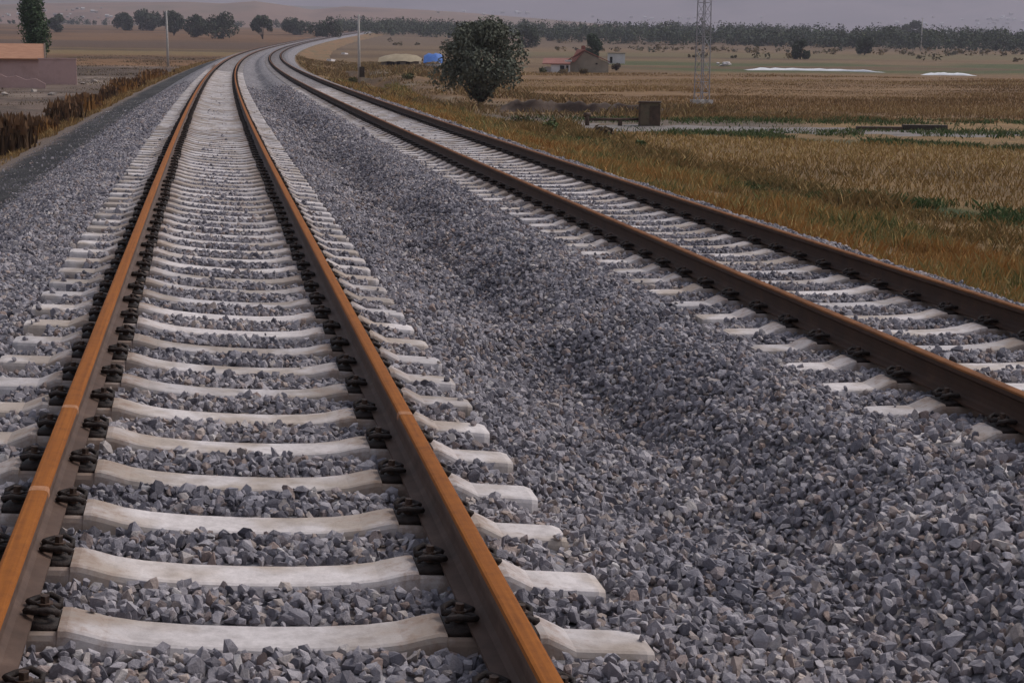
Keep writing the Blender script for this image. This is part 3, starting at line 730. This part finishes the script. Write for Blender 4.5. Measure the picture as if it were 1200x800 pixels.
# dry grass and reeds on the other side
x, y, u = sample(52000, -8.4, -4.9, 28, 260, 75, 1.5); n1 = fbm(x, y, 3.5, 105); k = (n1 > .38) & (np.abs(u+6.1+(n1-.5)*1.5) < 1.2); x, y, n1 = x[k], y[k], n1[k]; d = np.hypot(x, y)
blades('dry_grass', x, y, sheet_z(x, y), .10+.24*sst(.4, .75, n1), .010+d*.0003, [(.15, .085, .045), (.28, .15, .06), (.38, .25, .12)], 'patchy dry grass along the dark gravel shoulder', 6, .3)
def reed(px, py, hpx, wpx, n, label, seed, cols):
    p = at(px, py); s_ = mpp(p); rg = np.random.default_rng(seed)
    o = empty('reed_clump', (p.x, p.y, float(sheet_z(np.array([p.x]), np.array([p.y]))[0])), 0, label, 'reeds', 'reed clumps beside the gravel shoulder')
    x = rg.normal(size=n)*wpx*s_*.30; y = rg.normal(size=n)*wpx*s_*.5; h = hpx*s_*rg.uniform(.55, 1.05, n)
    for nm, sel, cs in (('stems', slice(0, None, 1), cols), ('seed_heads', slice(0, None, 3), [(.10, .055, .03), (.19, .10, .05)])):
        xs, ys, hs_ = x[sel], y[sel], h[sel]; m = len(xs); a = rg.uniform(0, 6.28, m); w = .02+.0006*p.y; lx = rg.normal(size=m)*.13*hs_; b0 = 0 if nm == 'stems' else .78
        if nm == 'seed_heads': w *= 1.9
        v = np.stack([np.stack([xs+lx*b0-np.cos(a)*w, ys-np.sin(a)*w, hs_*b0-.05*(b0 == 0)], 1), np.stack([xs+lx*b0+np.cos(a)*w, ys+np.sin(a)*w, hs_*b0-.05*(b0 == 0)], 1), np.stack([xs+lx, ys, hs_*(1 if b0 == 0 else 1.06)], 1)], 1).reshape(-1, 3)
        t_ = rg.random(m)[:, None]; c = np.array(cs[0])*(1-t_)+np.array(cs[1])*t_
        link(bpy.data.objects.new(nm, np_mesh(nm, v, np.arange(m*3).reshape(m, 3), M_blade, np.repeat(c, 3, 0))), o)['kind'] = 'stuff'
DB = ((.045, .028, .018), (.13, .075, .04)); OB = ((.17, .085, .03), (.36, .18, .06))
for a in ((8, 196, 48, 34, 700, 'dark brown reed clump at the foot of the gravel shoulder, the widest', 1, DB), (24, 183, 40, 22, 380, 'dark reed clump touching the widest one', 2, DB),
          (46, 170, 26, 30, 420, 'low orange grass clump between two dark reed clumps', 3, OB), (72, 156, 30, 24, 480, 'dark brown reed clump between two orange grass clumps', 4, DB), (84, 150, 28, 18, 340, 'dark reed clump with a rusty edge', 5, DB),
          (104, 137, 24, 26, 420, 'rust orange grass clump beside the dark reeds', 6, OB), (128, 121, 18, 16, 260, 'dark reed tuft standing among rust orange grass', 7, DB), (146, 113, 20, 24, 320, 'tall yellowish orange grass clump on the shoulder edge', 8, OB),
          (160, 107, 14, 14, 220, 'small dark tuft beyond the yellowish grass clump', 9, DB), (182, 96, 14, 26, 260, 'rusty grass clump near the slender pole', 10, OB)): reed(*a)
# loose shrubs on the heaps
def shrub(px, py, top, wpx, label, seed, cols=((.04, .045, .02), (.13, .12, .05))):
    p = on_land(at(px, py)); s_ = mpp(p); h = (py-top)*s_; w = wpx*s_
    o = empty('shrub', p, 0, label, 'shrub', 'scattered shrubs'); cent = [(random.uniform(-.3, .3)*w, random.uniform(-.3, .3)*w, h*random.uniform(.25, .7)) for _ in range(6)]
    m = MB(); [m.tube([(0, 0, -.1), Vector(c)*.9], [.03, .012], 5) for c in cent]; m.build('stems', M_bark, o)
    v, f, c = leaves(cent, [w*.25]*6, 420, max(.09, s_*1.1), cols, seed); link(bpy.data.objects.new('foliage', np_mesh('foliage', v, f, M_leaf, c)), o)
shrub(612, 150, 136, 34, 'grey-green shrub below the big bushy tree', 1); shrub(640, 158, 143, 30, 'green weedy shrub on the verge near the big bushy tree', 2, ((.045, .06, .02), (.12, .15, .05)))
shrub(708, 160, 148, 22, 'brownish shrub beside the pump cabinet pipe', 3, ((.06, .04, .025), (.16, .11, .06))); shrub(750, 176, 166, 16, 'small green shrub in the verge grass below the pump cabinet', 4, ((.05, .07, .025), (.13, .16, .06)))
shrub(415, 98, 90, 14, 'dark shrub at the foot of the concrete pole', 5); shrub(480, 93, 88, 18, 'low dark shrub on the spoil heap', 6)
shrub(700, 83, 74, 10, 'dark shrub against the ruined house wall', 7); shrub(722, 83, 74, 12, 'dark brown shrub at the end of the house wall', 8, ((.04, .03, .02), (.10, .07, .045)))

shrub(636, 86, 79, 12, 'olive shrub beside the porch of the red-roofed house', 21); shrub(660, 87, 82, 14, 'straw-coloured bush in front of the porch door', 22, ((.10, .075, .04), (.24, .17, .09))); shrub(684, 87, 80, 13, 'brown bush under the beige gable wall', 23, ((.07, .055, .03), (.18, .13, .07)))
# ------------------------------------------------------------------ masts and poles
M_galv = mat_noise('galvanised_steel', (.22, .21, .22), (.32, .30, .31), 8, .1, rough=.6)
M_pole = mat_noise('pole_concrete', (.36, .33, .30), (.50, .46, .42), 3, .2)
M_darkbox = mat_noise('dark_paint', (.03, .025, .02), (.07, .05, .035), 10, .2)
p = on_land(at(822, 122)); mast = empty('lattice_mast', p, .35, 'slim grey steel lattice mast standing in the brown field', 'mast')
HB, WB, WT, NB = 15.0, .78, .55, 19
wz = lambda z: (WB+(WT-WB)*z/HB)/2
for sx, sy in ((-1, -1), (1, -1), (1, 1), (-1, 1)):
    MB().tube([(sx*wz(-.3), sy*wz(-.3), -.3), (sx*wz(HB), sy*wz(HB), HB)], .036, 6).build('leg', M_galv, mast)
    MB().box((sx*wz(0), sy*wz(0), .05), (.4, .4, .5), 0).build('footing', M_pole, mast)
for i in range(NB):
    z0, z1 = HB*i/NB, HB*(i+1)/NB
    for q in range(4):
        a = [(-1, -1), (1, -1), (1, 1), (-1, 1)][q]; b = [(-1, -1), (1, -1), (1, 1), (-1, 1)][(q+1) % 4]
        A_, B_ = (a, b) if i % 2 else (b, a)
        MB().tube([(A_[0]*wz(z0), A_[1]*wz(z0), z0), (B_[0]*wz(z1), B_[1]*wz(z1), z1)], .019, 5).build('brace', M_galv, mast)
        if i: MB().tube([(a[0]*wz(z0), a[1]*wz(z0), z0), (b[0]*wz(z0), b[1]*wz(z0), z0)], .017, 5).build('brace', M_galv, mast)
m = MB()
for z in (12.5, 14.2): m.box((0, 0, z), (3.2, .12, .12))
m.build('cross_arm', M_galv, mast)
def pole(px, py, top, wpx, label, box=None, name='utility_pole'):
    p = on_land(at(px, py)); s_ = mpp(p); h = (py-top)*s_; o = empty(name, p, 0, label, 'pole', 'utility poles')
    MB().tube([(0, 0, -.4), (0, 0, h*.5), (0, 0, h)], [wpx*s_*.62, wpx*s_*.5, wpx*s_*.36], 10).build('shaft', M_pole, o, True)
    m = MB(); m.box((0, 0, h-.25), (.9, .07, .09)); m.build('cross_arm', M_galv, o)
    for q in (-.4, 0, .4): MB().tube([(q, 0, h-.2), (q, 0, h-.05)], .035, 6).build('insulator', M_darkbox, o)
    if box: MB().box((box*s_, -.2, .75), (.45, .35, .95)).build('meter_box', M_darkbox, o); 
    return o
pole(421, 94, 19, 3.2, 'pale concrete pole with a dark box at its base beside the spoil heap', 3)
pole(197, 78, 14, 2.6, 'slender pale pole beside the gravel shoulder near the row of round trees')
pole(1079, 60, 22, 1.2, 'thin far-off pole in front of the wood towards the town')
pole(1131, 42, 14, 1.2, 'thin far-off pole standing over the wood near the town')

# ------------------------------------------------------------------ pump cabinet with its pipe
M_rust = mat_noise('rusty_sheet', (.06, .05, .035), (.15, .11, .07), 3, .3, c3=(.10, .095, .055)); M_rust2 = mat_noise('rust_dark', (.05, .033, .024), (.12, .075, .05), 4, .3)
p = on_land(at(761, 148)); s_ = mpp(p); o = empty('pump_cabinet', p, -YAW-.12, 'rusty greenish pump cabinet with dark lid standing at the dirt road', 'cabinet')
MB().box((0, 0, .55), (1.0, .8, 1.2)).build('body', M_rust, o); MB().box((0, -.02, 1.19), (1.12, .92, .08)).build('lid', M_rust2, o)
MB().box((-.24, -.415, .55), (.44, .03, .95)).build('door', M_rust, o); MB().box((.24, -.415, .55), (.44, .03, .95)).build('door', M_rust2, o)
for q in (-.49, .49): MB().box((q, -.40, .5), (.1, .1, 1.22)).build('corner_post', M_rust2, o)
a = on_land(at(688, 148)); o = empty('irrigation_pipe', a, 0, 'long dark pipe with valve running to the pump cabinet', 'pipe')
dv = (p-a); L_ = dv.length-.5; ang = math.atan2(dv.y, dv.x); o.rotation_euler.z = ang
MB().tube([(0, 0, .33), (L_, 0, .33)], .07, 10).build('tube', M_rust2, o, True); MB().tube([(0, 0, -.1), (0, 0, .55)], .11, 10).build('riser', M_rust2, o, True)
MB().tube([(-.16, 0, .55), (.16, 0, .55)], .12, 10).build('valve', M_rust2, o, True); MB().box((L_*.62, 0, .1), (.16, .2, .5)).build('support', M_rust2, o)
# crumbling earth bank across the field
pa, pb = at(585, 132), at(805, 134); V = []; nb = 60
for i in range(nb):
    t_ = i/(nb-1); q = pa.lerp(pb, t_); q.y += 1.1*math.sin(t_*7)+.5*math.sin(t_*23); hb = (.72-.25*t_+.25*(random.random()-.5))*min(1, t_*9, (1-t_)*6)
    for k, (oy, oz) in enumerate(((-.9, -.25), (-.35, .15), (-.12, .62), (.05, .95), (.5, 1.0), (1.5, .7), (3.2, -.2))):
        yy = q.y+oy+random.uniform(-.1, .1); V.append((q.x, yy, float(land(q.x, yy))+max(oz, -.25)*(hb if oz > 0 else 1)))
eb = link(bpy.data.objects.new('earth_bank', np_mesh('earth_bank', np.array(V), grid_faces(nb, 7), mat_noise('dark_soil', (.032, .021, .016), (.085, .055, .04), 1.2, .6, 6, c3=(.05, .035, .026)), None, False))); tag(eb, kind='structure')  # whole bank in dark brown tones
# dark trough by the road
p = on_land(at(1052, 153.5)); o = empty('drain_trough', p, -YAW-.05, 'long low dark trough lying on the dirt road edge', 'trough'); s_ = mpp(p)
MB().box((-.9, 0, .08), (2.2, .5, .24)).build('channel', M_rust2, o); MB().box((1.3, .05, .12), (2.1, .6, .36)).build('channel', M_darkbox, o)

# ------------------------------------------------------------------ farm building, walls, houses
M_tile = mat_noise('roof_orange', (.29, .135, .075), (.38, .19, .11), 1.4, .3, 14); M_adobe = mat_noise('adobe_pink', (.34, .215, .185), (.46, .30, .265), .7, .5, 8, c3=(.39, .255, .225))
M_beige = mat_noise('plaster_beige', (.21, .17, .125), (.33, .27, .205), .7, .3, 6); M_white = mat_noise('whitewash', (.52, .47, .44), (.66, .60, .57), .8, .2, 6)
M_red = mat_noise('roof_red', (.19, .075, .055), (.30, .125, .095), .9, .3, 10); M_dark = mat_noise('dark_opening', (.012, .01, .01), (.02, .018, .016), 3, 0); M_wood = mat_noise('old_wood', (.08, .05, .035), (.16, .11, .075), 5, .3)
def slab(P, th, name, mat, parent):          # a flat sheet with thickness, P in order
    P = [Vector(q) for q in P]; n = (P[1]-P[0]).cross(P[2]-P[0]).normalized()*th; k = len(P); m = MB()
    m.add(P+[q-n for q in P], [tuple(range(k)), tuple(range(2*k-1, k-1, -1))]+[(i, i+k, (i+1) % k+k, (i+1) % k) for i in range(k)]); return m.build(name, mat, parent)
p = on_land(at(50, 94)); s_ = mpp(p); ang = math.atan2(pix_ray(50, 94).x, pix_ray(50, 94).y)
o = empty('farm_building', p, -ang, 'low pink adobe farm building with sloping orange roof', 'farm building')
W_, D_, h1, h2 = 11.0, 7.0, 1.95, 3.15
m = MB(); m.add([(-W_, 0, -.5), (0, 0, -.5), (0, D_, -.5), (-W_, D_, -.5), (-W_, 0, h1), (0, 0, h1), (0, D_, h2), (-W_, D_, h2)], [(0, 1, 5, 4), (1, 2, 6, 5), (2, 3, 7, 6), (3, 0, 4, 7), (4, 5, 6, 7)]); m.build('wall', M_adobe, o)
slab([(-W_-.4, -.5, h1-.02), (.25, -.5, h1-.02), (.25, D_+.3, h2+.12), (-W_-.4, D_+.3, h2+.12)], .10, 'roof', M_tile, o)
slab([(.25, -.5, h1+.03), (.40, -.5, h1+.03), (.40, D_+.3, h2+.17), (.25, D_+.3, h2+.17)], .22, 'barge_board', M_wood, o)
p = on_land(at(70, 99)); o = empty('yard_wall', p, -ang-.05, 'plain pink adobe yard wall joining the orange-roofed building', 'wall')
MB().box((-.1, 0, .75), (3.0, .35, 2.6)).build('masonry', M_adobe, o); MB().box((-.1, 0, 2.09), (3.1, .45, .10)).build('coping', M_adobe, o)
p = on_land(at(20, 103)); o = empty('yard_wall', p, -ang-.02, 'broken low pink adobe wall in front of the farm building', 'wall')
m = MB(); hh = [1.1, 1.2, .95, 1.15, .8, .9, .6, .7, .3]
for i in range(len(hh)-1): m.add([(-3.5+i*.7, -.2, -.4), (-2.8+i*.7, -.2, -.4), (-2.8+i*.7, .2, -.4), (-3.5+i*.7, .2, -.4), (-3.5+i*.7, -.2, hh[i]), (-2.8+i*.7, -.2, hh[i+1]), (-2.8+i*.7, .2, hh[i+1]), (-3.5+i*.7, .2, hh[i])], [(0, 1, 5, 4), (4, 5, 6, 7), (2, 3, 7, 6)]+([(3, 0, 4, 7)] if i == 0 else [])+([(1, 2, 6, 5)] if i == len(hh)-2 else []))
m.build('masonry', M_adobe, o)
M_rock = mat_noise('pale_rock', (.26, .21, .18), (.42, .36, .31), 2, .4)
for i, (px, py) in enumerate(((5, 112), (40, 108), (97, 99), (62, 112), (110, 96))):
    p = on_land(at(px, py)); k = bpy.data.objects.new('field_rock', stones[i].copy()); k.data.materials.clear(); k.data.materials.append(M_rock); link(k); k.location = p+Vector((0, 0, .08)); k.scale = (.65, .5, .45); k.rotation_euler.z = i
    tag(k, ['pale rock on bare earth in front of the broken wall', 'pale rock close to the farm building wall', 'pale rock at the corner of the pink yard wall', 'pale rock alone on the bare earth', 'pale rock beyond the pink yard wall corner'][i], 'rock', 'pale rocks on the bare earth')

# red-roofed house
p = on_land(at(690, 85)); s_ = mpp(p); ang = math.atan2(pix_ray(690, 85).x, pix_ray(690, 85).y)
o = empty('ruined_house', p, -ang, 'old beige house with red tiled roof and white porch beside the brown field', 'house')
k_ = s_          # metres per pixel
gw0, gw1, hw = -22*k_, 23*k_, 13*k_
m = MB(); dp = 5.5
m.add([(gw0, 0, -.4), (gw1, 0, -.4), (gw1, 0, 11*k_), (-6*k_, 0, 24*k_), (gw0, 0, 14*k_), (gw0, dp, -.4), (gw1, dp, -.4), (gw1, dp, 11*k_), (-6*k_, dp, 24*k_), (gw0, dp, 14*k_)],
      [(0, 1, 2, 3, 4), (9, 8, 7, 6, 5), (0, 4, 9, 5), (1, 6, 7, 2), (2, 7, 8, 3), (3, 8, 9, 4)]); m.build('wall', M_beige, o)
rf = slab([(-6*k_, -.5, 25*k_), (gw0-.3, -.5, 13.5*k_), (gw0-.3, dp+.4, 13.5*k_), (-6*k_, dp+.4, 25*k_)][::-1], -.14, 'roof', M_red, o)
slab([(-6*k_, -.2, 25*k_), (gw1+.2, -.2, 11.3*k_), (gw1+.2, dp+.4, 11.3*k_), (-6*k_, dp+.4, 25*k_)], -.14, 'roof', M_red, o)
MB().box((-7*k_, 2.2, 25.5*k_), (.6, .6, 1.3)).build('chimney', M_red, rf)
slab([(-20*k_, -.9, 11.5*k_), (-21*k_, -.9, 12*k_), (-14*k_, 1.0, 26*k_), (-4*k_, .2, 25.5*k_), (-17*k_, -.9, 11.5*k_)][::-1], -.1, 'roof', M_red, o)
pw = MB().box((-33*k_, -.6, 4.5*k_), (22*k_, 3.2, 10*k_)).build('porch_wall', M_white, o)
slab([(-54*k_, -2.4, 10*k_), (-21.5*k_, -2.4, 10*k_), (-21.5*k_, 3.6, 16*k_), (-54*k_, 3.6, 16*k_)], .14, 'roof', M_red, o)
MB().box((-31*k_, -2.22, 3.6*k_), (5*k_, .12, 8.4*k_)).build('door', M_dark, o); MB().box((-25*k_, -2.22, 4.4*k_), (2.6*k_, .12, 7*k_)).build('door', M_dark, o)
MB().box((-48*k_, .5, 2.8*k_), (9*k_, 2.5, 6*k_)).build('side_wall', M_white, o); MB().box((9*k_, -.03, 10*k_), (2.2*k_, .1, 1.6*k_)).build('window', M_dark, o)
MB().box((-24*k_, -2.5, 13.2*k_), (8*k_, .5, .3*k_+.2)).build('awning', M_white, o)
p = on_land(at(722, 74.5)); o = empty('shed', p, -ang, 'pale flat-roofed shed behind the red-roofed house', 'shed'); s_ = mpp(p)
MB().box((0, 0, 5.5*s_), (20*s_, 3, 12*s_)).build('wall', M_white, o); MB().box((0, 0, 11.8*s_), (21.5*s_, 3.4, .8*s_)).build('roof', M_beige, o); MB().box((-6*s_, -1.52, 4*s_), (3*s_, .1, 7*s_)).build('door', M_dark, o)
tree_px('round_tree', 694, 74, 41, 24, 'dark green tree rising behind the red-roofed house', n=2400, seed=77, group=RT, cols=((.03, .045, .028), (.085, .105, .06)), trunk=.1)
# low shed with dark openings, blue tarpaulin
p = on_land(at(470, 77.5)); s_ = mpp(p); o = empty('low_barn', p, -.2, 'low tan earth-roofed barn with dark openings', 'barn')
MB().box((0, 0, 2*s_), (44*s_, 4.5, 7*s_)).build('wall', M_beige, o)
P = []; 
for i in range(9):
    for j in range(5):
        P.append(((i/8-.5)*50*s_, (j/4-.5)*6.4, 5.2*s_+9*s_*math.sin(j/4*math.pi)**.7*math.sin((i+.6)/9.2*math.pi)**.5+random.uniform(-.15, .15)))
link(bpy.data.objects.new('roof', np_mesh('roof', np.array(P), grid_faces(9, 5), mat_noise('earth_roof', (.26, .20, .125), (.38, .30, .20), .8, .4, 5), None, True)), o)
for q, w in ((-13, 5), (-8.5, 4), (-2, 4), (9, 4.5)): MB().box((q*s_, -2.28, 2*s_), (w*s_, .12, 6*s_)).build('opening', M_dark, o)
p = on_land(at(508, 80)); s_ = mpp(p); o = empty('tarp_shelter', p, -.2, 'bright blue tarpaulin shelter next to the big bushy tree', 'tarpaulin')
MB().box((0, 0, 1.6*s_), (17*s_, 3, 6*s_)).build('base', M_white, o); P = []
for i in range(9):
    for j in range(7):
        a, b = i/8-.5, j/6-.5; zz = 17*s_-9*s_*(abs(b)*2)**1.6-3*s_*(abs(a)*2)**3+random.uniform(-.12, .12); P.append((a*22*s_, b*4.2, zz))
link(bpy.data.objects.new('tarpaulin', np_mesh('tarpaulin', np.array(P), grid_faces(9, 7), mat_noise('blue_tarp', (.045, .12, .36), (.08, .19, .50), 1.2, .2, 4, rough=.55), None, True)), o)
p = on_land(at(850, 78)); s_ = mpp(p); o = empty('rubble_heap', p, 0, 'whitish rubble heap at the end of the green field', 'rubble')
for i in range(7):
    k = bpy.data.objects.new('block', stones[i].copy()); k.data.materials.clear(); k.data.materials.append(M_white); link(k, o); k.location = ((random.random()-.5)*20*s_, random.uniform(-1, 1), random.uniform(.1, .8)); q = random.uniform(5, 9)*s_; k.scale = (q*1.4, q, q*.8)
# long white plastic crop tunnels
M_plastic = mat_noise('white_plastic', (.62, .60, .60), (.78, .76, .76), .6, .2, 3, rough=.5)
for P0, lb in (([(873, 82), (920, 82.4), (985, 83.6), (1040, 85.4)], 'long white plastic crop tunnel lying beyond the brown crop stubble'), ([(1080, 88), (1110, 88), (1141, 88.6)], 'short white plastic crop tunnel next to the green field strip')):
    Q = [on_land(at(*q)) for q in P0]; V = []; pts = [Q[i].lerp(Q[i+1], k/8) for i in range(len(Q)-1) for k in range(8)]+[Q[-1]]
    for i, q in enumerate(pts):
        hgt = .42*random.uniform(.7, 1.1)*min(1, .12+i*.35, .12+(len(pts)-1-i)*.25)
        for k in range(7):
            a_ = math.pi*k/6; V.append((q.x, q.y-math.cos(a_)*1.1, float(land(q.x, q.y))-.05+hgt*math.sin(a_)))
    k = link(bpy.data.objects.new('crop_tunnel', np_mesh('crop_tunnel', np.array(V), grid_faces(len(pts), 7), M_plastic, None, True))); tag(k, lb, 'crop tunnel', 'white crop tunnels')
# old stones by the far track and a broken kerb
for i, (px, py, n_) in enumerate(((388, 72, 'pale broken slab lying on the orange bank by the far track'), (404, 64, 'small pale slab near the concrete pole'))):
    p = on_land(at(px, py)); s_ = mpp(p); m = MB(); m.box((0, 0, .15), (11*s_ if i == 0 else 8*s_, 1.2, .5), taper=.85); k = m.build('stone_slab', M_white); k.location = p; k.rotation_euler = (0, .1, .9); tag(k, n_, 'slab', 'pale slabs by the far track')

# ------------------------------------------------------------------ far houses
M_hw = mat_noise('house_white', (.40, .37, .36), (.54, .50, .48), .2, 0); M_hp = mat_noise('house_pale', (.26, .21, .19), (.36, .30, .27), .2, 0)
def house_meshes(wm):
    m = MB(); m.box((0, 0, 2.2), (9, 7, 5.4)); a = m.mesh('wall', wm)
    m = MB(); m.add([(-5, -4, 4.8), (5, -4, 4.8), (5, 4, 4.8), (-5, 4, 4.8), (-5, 0, 7.2), (5, 0, 7.2)], [(0, 1, 5, 4), (2, 3, 4, 5), (1, 2, 5), (3, 0, 4), (3, 2, 1, 0)]); b = m.mesh('roof', random.choice([M_hw, M_hp]))
    m = MB()
    m.box((0, -3.52, 2.6), (1.3, .1, 1.5)); c = m.mesh('window', M_dark)
    return a, b, c
HM = [house_meshes(M_hw), house_meshes(M_hp)]
def far_house(px, py, dist, sc, label, group, z=None):
    p = atd(px, py, dist); o = empty('far_house', p, random.uniform(-.6, .6), label, 'house', group); o.scale = (sc,)*3
    k = random.choice(HM)
    link(bpy.data.objects.new('wall', k[0]), o); link(bpy.data.objects.new('roof', k[1]), o)
    for q in (-2.6, 2.6): w = bpy.data.objects.new('window', k[2]); link(w, o); w.location = (q, 0, 0)
    return o
from mathutils.bvhtree import BVHTree
BV = []
dg = [o_ for o_ in C.objects if o_.name.startswith(('hill', 'mountain'))]
for o_ in dg: BV.append(BVHTree.FromPolygons([v_.co for v_ in o_.data.vertices], [tuple(p_.vertices) for p_ in o_.data.polygons]))
def hill_hit(px, py):
    d = pix_ray(px, py); hs_ = [b.ray_cast(CAM, d) for b in BV]; hs_ = [h_ for h_ in hs_ if h_[0] is not None]
    return min(hs_, key=lambda h_: h_[3])[0] if hs_ else None
rh = random.Random(3)
for i in range(74):
    if i < 26: px, py = rh.uniform(2, 135), rh.uniform(9, 22); lb, gp = 'pale village house on the hazy hillside near the tall narrow tree', 'hillside village houses'
    elif i < 34: px, py = rh.uniform(510, 620), rh.uniform(14, 20); lb, gp = 'pale house at the foot of the mountain behind the big bushy tree', 'houses behind the big tree'
    elif i < 46: px, py = rh.uniform(690, 900), rh.uniform(20, 25); lb, gp = 'white house at the mountain foot behind the lattice mast', 'houses behind the mast'
    else: px, py = 1200-170*rh.random()**1.3, 17+13*rh.random()**.5; lb, gp = 'white town building on the mountain foot above the wood', 'town buildings above the wood'
    q = hill_hit(px, py)
    if q is None: continue
    sc = (mpp(q)*rh.uniform(2.0, 4.2))/9
    o = far_house(0, 0, 10, sc, lb, gp); o.location = q-Vector((0, 0, .3))
# ------------------------------------------------------------------ air
m = MB(); m.box((0, 0, 350), (26000, 26000, 716)); hz = m.build('haze', None); hz.data.materials.clear(); hz['kind'] = 'stuff'
hm = bpy.data.materials.new('haze'); hm.use_nodes = True; hn = hm.node_tree.nodes; hn.remove(hn['Principled BSDF'])
pv = hn.new('ShaderNodeVolumePrincipled'); pv.inputs['Color'].default_value = (.78, .73, .85, 1); pv.inputs['Density'].default_value = 1.75e-4; pv.inputs['Anisotropy'].default_value = .2
hm.node_tree.links.new(pv.outputs[0], hn['Material Output'].inputs['Volume']); hz.data.materials.append(hm)
